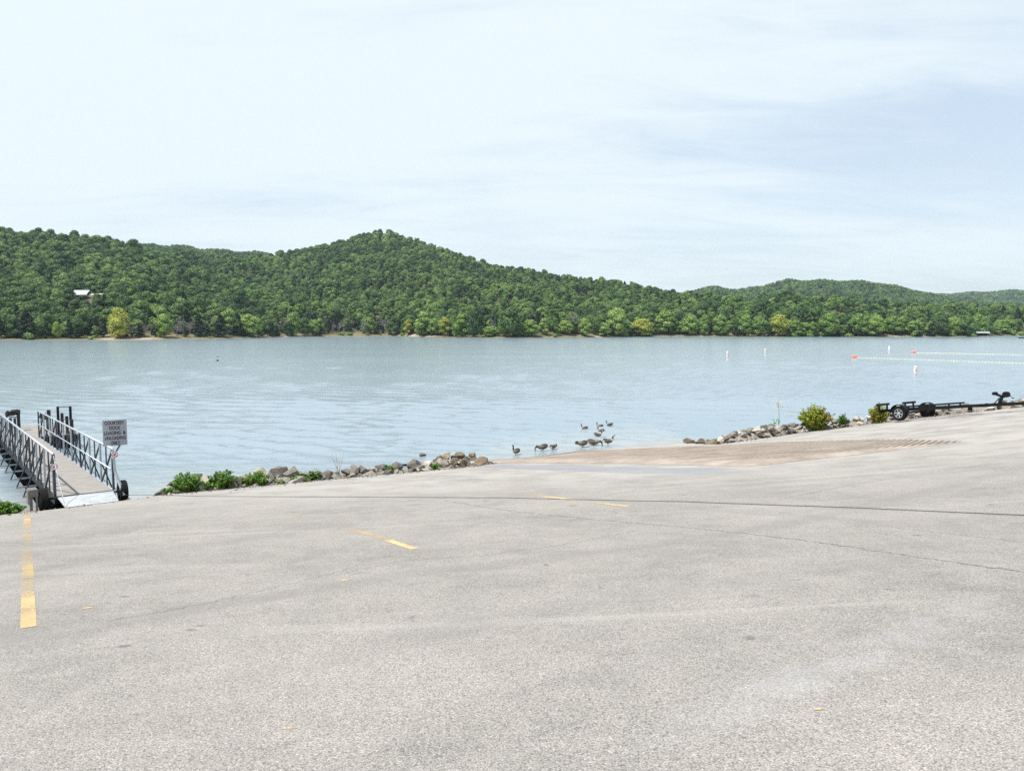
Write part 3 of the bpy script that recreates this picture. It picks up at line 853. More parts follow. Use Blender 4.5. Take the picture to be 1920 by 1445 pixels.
# trees that stand out along the waterline: (column, top row, foot row, width px, kind, label)
NB = 'on the far shore'
STAND = [
    (108, 604, 636, 15, 'l', 'slim pale green sapling %s near the tall yellow tree' % NB),
    (160, 553, 0, 26, 'o', 'rounded tree in front of the hillside house, hiding its lower wall'),
    (186, 551, 0, 22, 'l', 'light green tree in front of the hillside house wing'),
    (225, 578, 633, 38, 'g', 'tall yellow tree standing alone on the sandy far shore'),
    (309, 590, 633, 32, 'l', 'round lime green tree %s, second open tree beside the tall yellow one' % NB),
    (468, 590, 633, 36, 'l', 'lime green tree at the end of the sandy far beach'),
    (551, 586, 630, 24, 'l', 'narrow pale green tree among dark cedars below the peaked hill'),
    (591, 600, 630, 20, 'l', 'low pale green tree among dark cedars below the peaked hill'),
    (706, 610, 629, 14, 'l', 'small lime bush tree in the cove below the hilltop'),
    (743, 594, 629, 30, 'o', 'dark green tree at the left end of the yellowing shoreline row'),
    (766, 599, 630, 22, 'g', 'yellow tree between a dark tree and a broad lime one'),
    (796, 584, 630, 42, 'l', 'broad lime green tree in the shoreline row'),
    (834, 594, 631, 30, 'g', 'golden green tree on the left of the pale middle beach'),
    (868, 588, 631, 40, 'l', 'lime tree over the pale middle beach'),
    (893, 583, 631, 28, 'o', 'dark green tree over the pale middle beach'),
    (956, 577, 633, 42, 'o', 'tall dark tree on the pale middle beach'),
    (995, 600, 632, 38, 'l', 'low spreading lime tree on the right of the pale middle beach'),
    (1096, 597, 631, 22, 'l', 'narrow lime tree beside a bleached bare trunk'),
    (1131, 606, 631, 28, 'l', 'low lime tree leaning over the far bank'),
    (1157, 577, 629, 36, 'l', 'tall bright green tree left of the golden one'),
    (1203, 598, 627, 42, 'g', 'most golden tree of the far shoreline'),
    (1246, 584, 629, 46, 'l', 'broad lime tree right of the golden one'),
    (1293, 589, 629, 30, 'l', 'upright lime tree, second right of the golden one'),
    (1320, 590, 629, 22, 'l', 'slim light green tree, third right of the golden one'),
    (1350, 591, 629, 36, 'l', 'round lime tree, fourth right of the golden one'),
    (1396, 592, 629, 28, 'l', 'lime tree in the row across from the white marker buoys'),
    (1422, 593, 629, 26, 'l', 'slimmer light green tree in the row across from the white marker buoys'),
    (1459, 590, 630, 38, 'g', 'yellow topped tree where the lower hill begins'),
    (1551, 589, 630, 38, 'l', 'lime tree over a pale scar in the far bank'),
    (1609, 588, 630, 36, 'l', 'lime tree at the left of a close group of four'),
    (1641, 592, 630, 34, 'l', 'lime tree second in a close group of four'),
    (1673, 592, 630, 34, 'l', 'lime tree third in a close group of four'),
    (1711, 602, 630, 34, 'l', 'low round lime tree at the right of a close group of four'),
    (1741, 610, 630, 22, 'l', 'small pale green tree between lime and dark trees'),
    (1762, 592, 630, 30, 'o', 'dark tree left of the far boathouse point'),
    (1786, 594, 630, 26, 'l', 'lime tree on the far boathouse point'),
    (1808, 592, 631, 26, 'o', 'dark tree at the tip of the far boathouse point'),
    (1832, 589, 629, 30, 'l', 'bright lime tree right behind the far boathouse'),
    (1865, 607, 628, 20, 'l', 'small round lime tree right of the far boathouse'),
]
for px, ty, by, w, kd, label in STAND:
    Y = float(shore_y(px)) + random.uniform(3.5, 9) if by else 508.0
    z = float(hill_z(np.array(px), np.array(Y))) - 0.1
    H = (HOR - ty) / 1450 * Y + CAM_Z - z
    W = w / 1450 * Y
    k = random.randrange(2 if kd == 'g' else 3)
    cm = {'g': gold_crowns, 'l': lime_crowns, 'o': oak_crowns}[kd][k]
    e, c = tree('shore_tree', cm, oak_trunks[k], ((px - 960) / 1450 * Y, Y, z), H / 12.4, W / (8.4), label, 'standout trees along the far waterline')
lr = random.Random(5)
px = 752.0
while px < 1900:
    if min(abs(px - q[0]) for q in STAND) > 9:
        Y = float(shore_y(px)) + lr.uniform(6, 15); z = float(hill_z(np.array(px), np.array(Y))) - 0.1
        H = lr.uniform(20, 34) / 1450 * Y; W = lr.uniform(18, 32) / 1450 * Y
        place = next(t_ for a_, t_ in ZONES if px < a_).replace('behind', 'in the front row near').replace('around', 'in the front row near')
        tree('shore_tree', lime_crowns[lr.randrange(3)] if lr.random() < 0.72 else oak_crowns[lr.randrange(6)], oak_trunks[lr.randrange(3)], ((px - 960) / 1450 * Y, Y, z), H / 12.4, W / 8.4, 'light green tree ' + place, 'light green waterside trees')
    px += lr.uniform(13, 24)
for px, ty, by in ((273, 592, 632), (333, 596, 632), (348, 600, 633), (371, 597, 633), (541, 590, 630), (1083, 570, 631), (250, 528, 0), (722, 590, 629), (930, 592, 632)):
    Y = float(shore_y(px)) + random.uniform(8, 14) if by else 500.0
    z = float(hill_z(np.array(px), np.array(Y))) - 0.1
    H = (HOR - ty) / 1450 * Y + CAM_Z - z
    e = empty('bare_tree', ((px - 960) / 1450 * Y, Y, z)); e.scale = (H / 11, H / 11, H / 11); e.rotation_euler.z = random.uniform(0, 6)
    lab = {250: 'grey leafless tree on the hillside right of the white roofed house', 1083: 'tall bleached bare tree beside the narrow lime tree'}.get(px, 'grey leafless tree at the edge of woods across the lake')
    tag(e, lab, 'tree', 'bare trees along the far shore')
    link('branches', bare_meshes[int(px) % 2], e)
br = random.Random(17); px = 118.0
while px < 770:
    if min(abs(px - q[0]) for q in STAND) > 12:
        Y = float(shore_y(px)) + br.uniform(6, 26); z = float(hill_z(np.array(px), np.array(Y))) - 0.1
        s_ = br.uniform(24, 44) / 1450 * Y / 11
        e = empty('bare_tree', ((px - 960) / 1450 * Y, Y, z)); e.scale = (s_ * br.uniform(.8, 1.2), s_ * br.uniform(.8, 1.2), s_); e.rotation_euler.z = br.uniform(0, 6)
        tag(e, 'grey leafless tree ' + next(t_ for a_, t_ in ZONES if px < a_), 'tree', 'bare trees along the far shore')
        link('branches', bare_meshes[br.randrange(2)], e)
    px += br.uniform(10, 26)
# shore shrubs across the lake
shrub_me = crown_mesh('shore_shrub', [((-.7, 0, .5), (.9, .8, .6)), ((.6, .2, .55), (.9, .8, .7)), ((0, -.3, .8), (.8, .7, .6))], 120, 0.32, M_lime, tr, 0.6)
for px, w in ((58, 34), (172, 18), (640, 16), (657, 14), (690, 12), (755, 14), (905, 12), (1040, 16), (1170, 20), (1216, 22), (1487, 18), (1518, 20), (1590, 18), (1716, 24), (1782, 16), (1824, 14), (1895, 24), (1915, 20)):
    Y = float(shore_y(px)) + random.uniform(1.5, 4); z = float(hill_z(np.array(px), np.array(Y))) - 0.2
    s_ = w / 1450 * Y / 3.2
    o = link('shore_shrub', shrub_me); o.location = ((px - 960) / 1450 * Y, Y, z); o.scale = (s_, s_, s_ * 0.9); o.rotation_euler.z = random.uniform(0, 6)
    tag(o, 'low yellow green shrub at the far waterline' if px != 58 else 'widest low yellow shrub at the far waterline, left of the sapling', 'shrub', 'shrubs at the far waterline')
# ------------------------------------------------------------------ materials of built things
M_galv = simple('galvanised_steel', (0.40, 0.44, 0.48), 0.45, 0.55, 0.15, 5)
M_steel = simple('dull_blue_grey_steel', (0.045, 0.06, 0.08), 0.5, 0.4, 0.3, 5)
M_darksteel = simple('dark_steel', (0.018, 0.019, 0.022), 0.6, 0.2, 0.4, 5)
M_deck = simple('grey_deck_board', (0.225, 0.207, 0.192), 0.85, 0, 0.14, 2.5, 0.2)
M_plate = simple('aluminium_plate', (0.60, 0.62, 0.65), 0.35, 0.5, 0.1, 4)
M_rubber = simple('tyre_rubber', (0.010, 0.010, 0.011), 0.9, 0, 0.3, 8)
M_rust = simple('scuffed_light_steel', (0.15, 0.145, 0.135), 0.6, 0.25, 0.4, 9)
M_signback = simple('sign_grey', (0.31, 0.325, 0.37), 0.5, 0.0, 0.06, 3)
M_ink = simple('sign_black', (0.006, 0.006, 0.010), 0.5, 0, 0.1, 3)
M_white = simple('white_paint', (0.78, 0.78, 0.77), 0.5, 0, 0.06, 4)
M_red = simple('red_paint', (0.42, 0.04, 0.05), 0.5, 0, 0.1, 4)
M_orange = simple('orange_plastic', (0.62, 0.17, 0.08), 0.5, 0, 0.15, 4)
M_yrope = simple('pale_yellow_float', (0.58, 0.54, 0.38), 0.6, 0, 0.15, 4)
M_black = simple('black_coating', (0.006, 0.006, 0.007), 0.62, 0, 0.3, 6)
M_carpet = simple('black_bunk_carpet', (0.012, 0.012, 0.013), 0.95, 0, 0.3, 20)
M_alloy = simple('alloy_rim', (0.62, 0.62, 0.63), 0.3, 0.7, 0.08, 6)
M_foam = simple('black_float_shell', (0.004, 0.004, 0.005), 0.95, 0, 0.3, 6)
M_foam.node_tree.nodes['Principled BSDF'].inputs['Specular IOR Level'].default_value = 0.0
M_wood = simple('dark_timber', (0.035, 0.03, 0.028), 0.85, 0, 0.4, 4)

for m_ in (M_black, M_rubber, M_darksteel, M_carpet if 'M_carpet' in globals() else M_black):
    m_.node_tree.nodes['Principled BSDF'].inputs['Specular IOR Level'].default_value = 0.2

# ------------------------------------------------------------------ gangway to the courtesy dock
PR, PL = at_y(213, 919, 22.0), at_y(106, 933, 21.13)
FR = at_y(71, 818, 35.3)
GC = (PR + PL) / 2; GD = FR - PR; GL = GD.length; GW = (PL - PR).length
MG = frame(GC, GD)
MGi = MG.inverted()
gw = empty('gangway', M=MG)
tag(gw, 'galvanised gangway with truss handrails leading from the lot to the floating dock', 'gangway')
hw = GW / 2
npan = 7
for i in range(npan):
    a, b = GL * i / npan, GL * (i + 1) / npan
    MB().box(((a + b) / 2, 0, -0.03), (b - a - 0.012, GW - 0.04, 0.06)).build('deck_panel', M_deck, gw)
for s_ in (1, -1):
    MB().bar((0, s_ * (hw + 0.02), -0.10), (GL, s_ * (hw + 0.02), -0.10), 0.06, 0.20).build('edge_beam', M_galv if s_ < 0 else M_darksteel, gw)
    MB().tube([(0.05, s_ * (hw + 0.03), 1.20), (GL - 0.1, s_ * (hw + 0.03), 1.20)], 0.034, 10).build('top_rail', M_galv, gw, True)
    if s_ < 0: MB().tube([(0.3, s_ * (hw - 0.0), 0.60), (GL - 0.1, s_ * (hw - 0.0), 0.60)], 0.022, 8).build('mid_rail', M_galv, gw, True)
    nb = 9
    for i in range(nb + 1):
        x = 0.15 + (GL - 0.35) * i / nb
        MB().bar((x, s_ * (hw + 0.03), -0.05), (x, s_ * (hw + 0.03), 1.18), 0.10, 0.05).build('post', M_galv if i % 3 else M_steel, gw)
        if i < nb:
            dx = (GL - 0.35) / nb
            MB().tube([(x + dx * 0.5, s_ * (hw + 0.03), -0.02), (x + dx * 0.5, s_ * (hw + 0.03), 1.18)], 0.02, 6).build('baluster', M_steel, gw)
            MB().bar((x + dx * 0.96, s_ * (hw + 0.03), 0.0), (x + 0.06, s_ * (hw + 0.03), 1.12), 0.045, 0.03).build('diagonal_brace', M_steel, gw)
        if 0 < i < nb:
            out = 0.62 if s_ > 0 else 0.34
            MB().bar((x, s_ * hw, -0.20), (x, s_ * (hw + out), -0.22), 0.045).build('outrigger', M_galv, gw)
            MB().bar((x, s_ * (hw + out - 0.03), -0.20), (x, s_ * (hw + 0.04), 1.12 if s_ > 0 else 0.6), 0.035).build('outrigger_brace', M_steel if s_ > 0 else M_darksteel, gw)
under = MB()
for i in range(8): under.box((0.6 + (GL - 1.2) * i / 7, 0, -0.20), (0.08, GW - 0.06, 0.26))
for y in (-0.45, 0, 0.45): under.box((GL / 2, y * GW, -0.27), (GL - 0.4, 0.07, 0.34))
under.build('underframe', M_darksteel, gw)
for i in range(4): MB().box((2.2 + (GL - 4.0) * i / 3, 0.04, -0.60), ((GL - 4.0) / 3 - 0.02, GW + 0.02, 0.74)).build('float', M_foam, gw)
def loc(v): return MGi @ Vector(v)
pl = on_lot(129, 951); pr = on_lot(227, 938.5)
c1, c2 = Vector((-0.01, hw - 0.02, 0.004)), Vector((-0.01, -hw + 0.02, 0.004))
c3, c4 = loc((pr.x, pr.y - 0.12, pr.z + 0.03)), loc((pl.x, pl.y - 0.12, pl.z + 0.03))
b = MB(); th = Vector((0, 0, -0.03))
b.v = [tuple(c) for c in (c1, c2, c3, c4)] + [tuple(c + th) for c in (c1, c2, c3, c4)]
b.f = [(0, 3, 2, 1), (4, 5, 6, 7), (0, 1, 5, 4), (1, 2, 6, 5), (2, 3, 7, 6), (3, 0, 4, 7)]
b.build('hinge_plate', M_plate, gw)
MB().tube([c1 + Vector((0, 0, 0)), c2 + Vector((0, 0, 0))], 0.022, 8).build('hinge_pin', M_steel, gw)
top = Vector((0.02, hw + 0.03, 1.17))
b = MB(); n_ = 26
for i in range(n_):
    s0, s1 = i / n_, (i + 0.86) / n_
    sag = lambda s: Vector((0, 0, -0.10 * math.sin(math.pi * s)))
    b.bar(top.lerp(c4, s0) + sag(s0), top.lerp(c4, s1) + sag(s1), 0.022 if i % 2 else 0.014, 0.014 if i % 2 else 0.022)
b.build('safety_chain', M_galv, gw)
# lower end posts splay outwards
MB().bar((0.02, -hw - 0.03, 1.18), (0.0, -hw - 0.06, 0.55), 0.06).bar((0.0, -hw - 0.06, 0.55), (-0.25, -hw - 0.22, -0.12), 0.06).build('end_post', M_galv, gw)
MB().bar((0.02, hw + 0.03, 1.20), (0.0, hw + 0.03, -0.1), 0.065).build('end_post', M_steel, gw)
def wheel(parent, center, axis, r, w, rim_mat, spokes=0, name='wheel'):
    """tyre with shoulders and tread grooves, rim dish, optional spokes; axis points to the outer face"""
    z = Vector(axis).normalized(); x = z.orthogonal().normalized(); y = z.cross(x)
    M = Matrix((( x.x, y.x, z.x, center[0]), (x.y, y.y, z.y, center[1]), (x.z, y.z, z.z, center[2]), (0, 0, 0, 1)))
    e = bpy.data.objects.new(name, None); col.objects.link(e); e.parent = parent; e.matrix_local = M
    ri = r * 0.62; h = w / 2
    prof = [(ri, -h * .7), (r * .74, -h), (r * .92, -h * .96), (r * .985, -h * .75)]
    for g in (-0.5, -0.17, 0.17, 0.5): prof += [(r, (g - .12) * h), (r * .975, (g - .06) * h), (r * .975, (g + .06) * h), (r, (g + .12) * h)]
    prof += [(r * .985, h * .75), (r * .92, h * .96), (r * .74, h), (ri, h * .7)]
    MB().lathe(prof, 36, cap=False).build('tyre', M_rubber, e)
    b = MB().lathe([(ri * 1.0, -h * .6), (ri * 1.02, h * .74), (ri * .93, h * .78), (ri * .88, h * .30), (ri * .3, h * .22), (ri * .02, h * .22)], 32)
    rim = b.build('rim', M_darksteel if spokes else rim_mat, e)
    if spokes:
        b = MB()
        for k in range(spokes):
            a = 2 * math.pi * k / spokes
            d = Vector((math.cos(a), math.sin(a), 0)); t_ = Vector((-d.y, d.x, 0))
            b.bar(d * ri * .16 + Vector((0, 0, h * .55)), d * ri * .95 + Vector((0, 0, h * .66)), ri * .2, h * .3)
        b.lathe([(ri * .26, h * .3), (ri * .26, h * .62), (ri * .16, h * .74), (ri * .01, h * .74)], 16)
        b.lathe([(ri * .90, h * .60), (ri * 1.0, h * .60), (ri * 1.0, h * .80), (ri * .90, h * .80)], 32, cap=False)
        b.build('spoke_face', rim_mat, e)
    return e
wl_c, wr_c = at_y(81, 936, 20.8), at_y(230, 920, 22.2)
rl = wl_c.z - ground_z(wl_c.x, wl_c.y) + 0.02; rr_ = wr_c.z - ground_z(wr_c.x, wr_c.y) + 0.02
la, lb = loc(wl_c), loc(wr_c)
wheel(gw, la, (0, 1, 0), 0.315, 0.21, M_rust)
wheel(gw, lb, (0, -1, 0), 0.315, 0.21, M_rust)
MB().tube([la, lb], 0.035, 8).build('axle', M_darksteel, gw)
b = MB()
bx_ = la + Vector((-0.02, 0.245, 0.02))
b.box(bx_ + Vector((0, 0, 0.30)), (0.46, 0.20, 0.02)); b.box(bx_ + Vector((-0.20, 0.06, 0.02)), (0.05, 0.07, 0.54)); b.box(bx_ + Vector((-0.20, -0.07, -0.05)), (0.05, 0.05, 0.68))
b.box(bx_ + Vector((0.0, 0.11, 0.10)), (0.40, 0.02, 0.38)); b.box(bx_ + Vector((-0.22, 0, 0.20)), (0.02, 0.22, 0.18))
b.build('wheel_bracket', M_rust, gw)

# ------------------------------------------------------------------ signs on the gangway
def text_mesh(s, m):
    c = bpy.data.curves.new('lettering', 'FONT'); c.body = s; c.align_x = 'CENTER'; c.align_y = 'CENTER'; c.extrude = 0.004; c.offset = 0.022
    o = bpy.data.objects.new('lettering', c); col.objects.link(o)
    dg = bpy.context.evaluated_depsgraph_get()
    me = bpy.data.meshes.new_from_object(o.evaluated_get(dg)); bpy.data.objects.remove(o); bpy.data.curves.remove(c)
    me.materials.clear(); me.materials.append(m)
    co = np.empty(len(me.vertices) * 3, np.float32); me.vertices.foreach_get('co', co); co = co.reshape(-1, 3)
    mn, mx_ = co.min(0), co.max(0)
    co[:, :2] -= ((mn + mx_) / 2)[:2]; co[:, 0] /= (mx_[0] - mn[0]); co[:, 1] /= (mx_[1] - mn[1])
    me.vertices.foreach_set('co', co.ravel()); me.update()
    return me
sc_ = at_y(215.5, 811, 22.45)
nrm = Vector((0.53, -0.848, 0)).normalized()
def upright(origin, n):               # x to the viewer's right, y up, z out of the panel
    z = Vector(n).normalized(); x = Vector((0, 0, 1)).cross(z).normalized(); y = z.cross(x)
    M = Matrix.Identity(4)
    for i, a in enumerate((x, y, z)):
        for r in range(3): M[r][i] = a[r]
    M.translation = origin
    return M
sg = empty('courtesy_dock_sign', M=upright(sc_, nrm))
tag(sg, 'square grey sign reading COURTESY DOCK LOADING & UNLOADING ONLY on the gangway', 'sign')
SW, SH = 41.0 / 1450 * 22.45, 48.5 / 1450 * 22.45
MB().box((0, 0, 0), (SW, SH, 0.012)).build('panel', M_signback, sg)
for k, word, w, cx in ((0, 'COURTESY', 205, -4), (1, 'DOCK', 115, 1), (2, 'LOADING', 172, -26), (2, '&', 30, 97), (3, 'UNLOADING', 220, 2), (4, 'ONLY', 95, 1)):
    o = link('lettering', text_mesh(word, M_ink), sg)
    o.location = (cx / 248 * SW, SH * (0.385 - 0.195 * k), 0.007); o.scale = (SW * w / 248 * 0.97, SH * 0.135, 0.6)
inv = sg.matrix_world.inverted()
p0 = inv @ (MG @ Vector((0.05, -hw - 0.04, 0.98))); p1 = Vector((SW * 0.20, -SH * 0.48, -0.02))
MB().bar(p0, p1, 0.045, 0.03).bar(p1, (SW * 0.18, SH * 0.3, -0.02), 0.045, 0.02).bar(inv @ (MG @ Vector((0.25, -hw - 0.04, 0.85))), p0, 0.04, 0.03).build('bracket', M_steel, sg)
def no_sign(pos, label):
    e = empty('prohibition_sign', M=upright(pos, nrm)); tag(e, label, 'sign', 'small round prohibition signs on the gangway')
    s = 0.175
    MB().box((0, 0, 0), (s, s, 0.008)).build('panel', M_white, e)
    b = MB(); n = 28
    for k in range(n):
        a0, a1 = 2 * math.pi * k / n, 2 * math.pi * (k + 1) / n
        q = [(r * math.cos(a), r * math.sin(a), 0.007) for r, a in ((.066, a0), (.084, a0), (.084, a1), (.066, a1))]
        b.quad(*q)
    b.bar((-0.052, 0.052, 0.0065), (0.052, -0.052, 0.0065), 0.016, 0.002, up=(0, 0, 1))
    b.build('red_ring', M_red, e)
    b = MB(); b.bar((-0.045, -0.02, 0.006), (0.03, 0.012, 0.006), 0.022, 0.002); b.bar((0.0, 0.0, 0.0055), (0.035, 0.045, 0.0055), 0.016, 0.002); b.bar((-0.02, -0.012, 0.005), (-0.005, -0.05, 0.005), 0.012, 0.002)
    b.build('pictogram', M_ink, e)
no_sign(MG @ Vector((-0.08, -hw - 0.05, 1.05)), 'small round prohibition sign on the end post under the courtesy dock sign')
no_sign(MG @ Vector((-0.06, hw + 0.03, 0.86)), 'small round prohibition sign on the gangway end post beside the boxed wheel')

# ------------------------------------------------------------------ floating dock
dk = empty('floating_dock', M=frame((MG @ Vector((GL + 0.05, 0, 0))) * 1.0, (GD.x, GD.y, 0)))
dk.location.z = 0.0
tag(dk, 'floating dock with grey deck and dark posts at the foot of the gangway', 'dock')
DZ = 0.64
bx0, bx1, by0, by1 = 0.02, 5.2, -2.35, 1.9
npl = 12
for i in range(npl):
    x0 = bx0 + (bx1 - bx0) * i / npl; x1 = bx0 + (bx1 - bx0) * (i + 1) / npl
    MB().box(((x0 + x1) / 2, (by0 + by1) / 2, DZ - 0.03), (x1 - x0 - 0.012, by1 - by0, 0.06)).build('deck_board', M_deck, dk)
b = MB()
b.box((bx0 + 0.03, (by0 + by1) / 2, DZ - 0.22), (0.06, by1 - by0 - 0.02, 0.30)); b.box((bx1 - 0.03, (by0 + by1) / 2, DZ - 0.22), (0.06, by1 - by0 - 0.02, 0.30))
for y in (by0 + 0.03, by1 - 0.03): b.box(((bx0 + bx1) / 2, y, DZ - 0.225), (bx1 - bx0 - 0.13, 0.06, 0.31))
b.build('fascia', M_darksteel, dk)
for y in (by0 + 0.7, by1 - 0.7): MB().box(((bx0 + bx1) / 2, y, 0.10), (bx1 - bx0 - 0.4, 1.1, 0.50)).build('float', M_foam, dk)
dki = dk.matrix_world.inverted() if False else frame((MG @ Vector((GL + 0.05, 0, 0))).xy.to_3d(), (GD.x, GD.y, 0)).inverted()
def dpost(px, ty, Y, w, base=DZ - 0.5, name='post', m=M_wood):
    p = dki @ at_y(px, ty, Y)
    return p, MB().box((p.x, p.y, (p.z + base) / 2), (w, w, p.z - base)).build(name, m, dk)
pa, _ = dpost(108, 762, 36.0, 0.10, m=M_darksteel); pb, _ = dpost(131.5, 761.5, 36.0, 0.10, m=M_darksteel)
MB().bar((pa.x, pa.y, pa.z - 0.03), (pb.x, pb.y, pb.z - 0.03), 0.03).bar((pa.x, pa.y, pa.z - 0.62), (pb.x, pb.y, pb.z - 0.62), 0.03).build('hoop_rail', M_steel, dk)
for px, ty, Y, w in ((91, 768.5, 37.2, 0.15), (116, 774.5, 36.8, 0.12), (125, 780, 36.4, 0.12), (134, 786, 35.6, 0.13), (34, 770.5, 38.3, 0.14), (27.5, 784, 36.4, 0.10), (19, 784, 36.6, 0.12)):
    dpost(px, ty, Y, w)
def bundle(px, py, Y, sx, sz, n, seed):
    r = random.Random(seed); c = dki @ at_y(px, py, Y); b = MB()
    for _ in range(n):
        a = r.uniform(0, 6.28); rad = sx * r.uniform(0.5, 1)
        P = [c + Vector((r.uniform(-.08, .08) + 0.3 * rad * math.cos(a + t), rad * math.sin(a + t), sz * r.uniform(-.5, .5) + 0.03 * t)) for t in np.linspace(0, 4.5, 9)]
        b.tube(P, 0.028, 5)
    b.build('mooring_rope', M_wood, dk)
bundle(24, 777, 37.3, 0.32, 0.22, 16, 1); bundle(82, 783, 36.6, 0.18, 0.2, 9, 2)
MB().bar(dki @ at_y(18, 782, 37.2), dki @ at_y(35, 782, 37.6), 0.05).bar(dki @ at_y(20, 801, 36.4), dki @ at_y(28, 801, 36.4), 0.05).build('cross_bar', M_wood, dk)

# steel anchor cable from the gangway wheel across the lot
cw = MG @ lb
pts_ = [Vector((cw.x, cw.y, cw.z - 0.12))]
for px, py in ((300, 928.5), (380, 931), (640, 932), (960, 934), (1280, 941), (1600, 952.5), (1920, 967), (2150, 978)):
    q = on_lot(px, py); pts_.append(Vector((q.x, q.y, q.z + 0.013)))
P2 = []
for i in range(len(pts_) - 1):
    for k in range(12):
        p = pts_[i].lerp(pts_[i + 1], k / 12)
        if i: p.z = lot_z(p.x, p.y) + 0.011
        P2.append(p)
cable = MB().tube(P2, 0.0055, 6).build('anchor_cable', M_steel, None, True)
tag(cable, 'thin dark steel cable lying across the asphalt from the gangway wheel', 'cable')

# ------------------------------------------------------------------ riprap rocks
def make_rock_mat(name, lo, mid, hi, wet=False):
    t = NT(name); p = t.pos(True); oi = t.n('ShaderNodeObjectInfo').outputs['Random']
    f = t.noise(p, 3.0, 6, 0.7)
    g = t.math('ADD', t.math('MULTIPLY', f, 0.65), t.math('MULTIPLY', oi, 0.42))
    c = t.ramp(g, [(0.30, lo), (0.52, mid), (0.78, hi)])
    st = t.noise(p, 9.0, 5, 0.7)
    c = t.mix(t.rng(st, 0.58, 0.75, 0, 0.6), c, tuple(x * 0.35 for x in lo))
    t.base(c).rough(0.6 if wet else 0.9)
    t.nrm(t.bump(t.noise(p, 9, 6, 0.8), 0.9, 0.08))
    return t.m
M_rock = make_rock_mat('limestone', (0.07, 0.062, 0.053), (0.165, 0.15, 0.13), (0.33, 0.30, 0.255))
M_pale = make_rock_mat('pale_limestone', (0.20, 0.18, 0.15), (0.36, 0.33, 0.28), (0.54, 0.50, 0.43))
M_brown = make_rock_mat('algae_brown_rock', (0.055, 0.042, 0.028), (0.15, 0.11, 0.065), (0.30, 0.23, 0.15), True)
def rock_mesh(r, m):
    bm = bmesh.new()
    for _ in range(r.randint(11, 17)):
        d = Vector((r.gauss(0, 1), r.gauss(0, 1), r.gauss(0, 1))).normalized()
        bm.verts.new((d.x * 0.5 * r.uniform(.8, 1.1), d.y * 0.42 * r.uniform(.75, 1.1), d.z * 0.34 * r.uniform(.75, 1.1)))
    res = bmesh.ops.convex_hull(bm, input=bm.verts[:])
    junk = [v for v in bm.verts if not v.link_faces]
    bmesh.ops.delete(bm, geom=junk, context='VERTS')
    bmesh.ops.bevel(bm, geom=bm.edges[:] , offset=0.012, segments=1, affect='EDGES', clamp_overlap=True)
    bmesh.ops.recalc_face_normals(bm, faces=bm.faces[:])
    me = bpy.data.meshes.new('rock'); bm.to_mesh(me); bm.free(); me.materials.append(m)
    return me
R = random.Random(11)
rocks = {k: [rock_mesh(R, m) for _ in range(9)] for k, m in (('g', M_rock), ('p', M_pale), ('b', M_brown))}
GROUPS = {'L': 'riprap between gangway and ramp', 'R': 'riprap between ramp and bush', 'T': 'riprap around the trailer'}
def rock_label(zone, kd, s, x, y):
    px_ = x / y * 1450 + 960
    size = 'large' if s > 0.55 else ('small' if s < 0.36 else 'middling')
    col_ = {'g': 'grey', 'p': 'pale', 'b': 'brown stained'}[kd]
    if zone == 'L': where = next(t_ for a_, t_ in ((440, 'among the leafy weeds by the gangway'), (600, 'around the large pale boulders past the weeds'), (740, 'by the dry stalks halfway along the bank'), (820, 'between the dry stalks and the brown pile'), (9999, 'in the brown pile beside the geese')) if px_ < a_)
    elif zone == 'R': where = next(t_ for a_, t_ in ((1350, 'at the waterline end of the pile past the ramp'), (1440, 'in the pile between ramp and tall seed stalk'), (9999, 'between the tall seed stalk and the big bush')) if px_ < a_)
    else: where = next(t_ for a_, t_ in ((1600, 'between the big bush and the small green one'), (1680, 'by the yellow weed behind the trailer tail'), (1790, 'behind the trailer wheels'), (9999, 'behind the trailer tongue')) if px_ < a_)
    return '%s %s riprap rock %s' % (size, col_, where)
def rock(x, y, s, kd, zone, lift=0.0, flat=1.0):
    o = link('rock', R.choice(rocks[kd])); sz = s * R.uniform(.85, 1.2) * flat
    o.scale = (s * R.uniform(.85, 1.25), s * R.uniform(.85, 1.2), sz)
    o.rotation_euler = (R.uniform(-.5, .5), R.uniform(-.5, .5), R.uniform(0, 6.28))
    o.location = (x, y, ground_z(x, y) + 0.10 * sz + lift)
    return tag(o, rock_label(zone, kd, s, x, y), 'rock', GROUPS[zone])
def exy(px):  # lot edge below picture column px
    for x in np.arange(-12, 24, 0.02):
        y = edge_y(x)
        if x / y * 1450 + 960 >= px: return x, y
    return x, y
px = 288
while px < 925:
    x, y = exy(px)
    big = 1.0 + 0.35 * (470 < px < 560)
    for row, o in enumerate((0.20, 0.60, 1.10)):
        if row == 2 and R.random() < 0.5: continue
        s = R.choice((0.22, 0.28, 0.36, 0.44, 0.58)) * big * (0.8 if row == 0 else 1.12)
        kd = 'p' if R.random() < (0.42 if px < 560 else 0.34) else ('b' if px > 840 and R.random() < .5 else 'g')
        xx = x + R.uniform(-.12, .12) - 0.10 * o; yy = edge_y(xx) + o + R.uniform(-.1, .12)
        rock(xx, yy, s, kd, 'L', flat=1.15 if row else 0.9)
    px += R.uniform(8, 12.5)
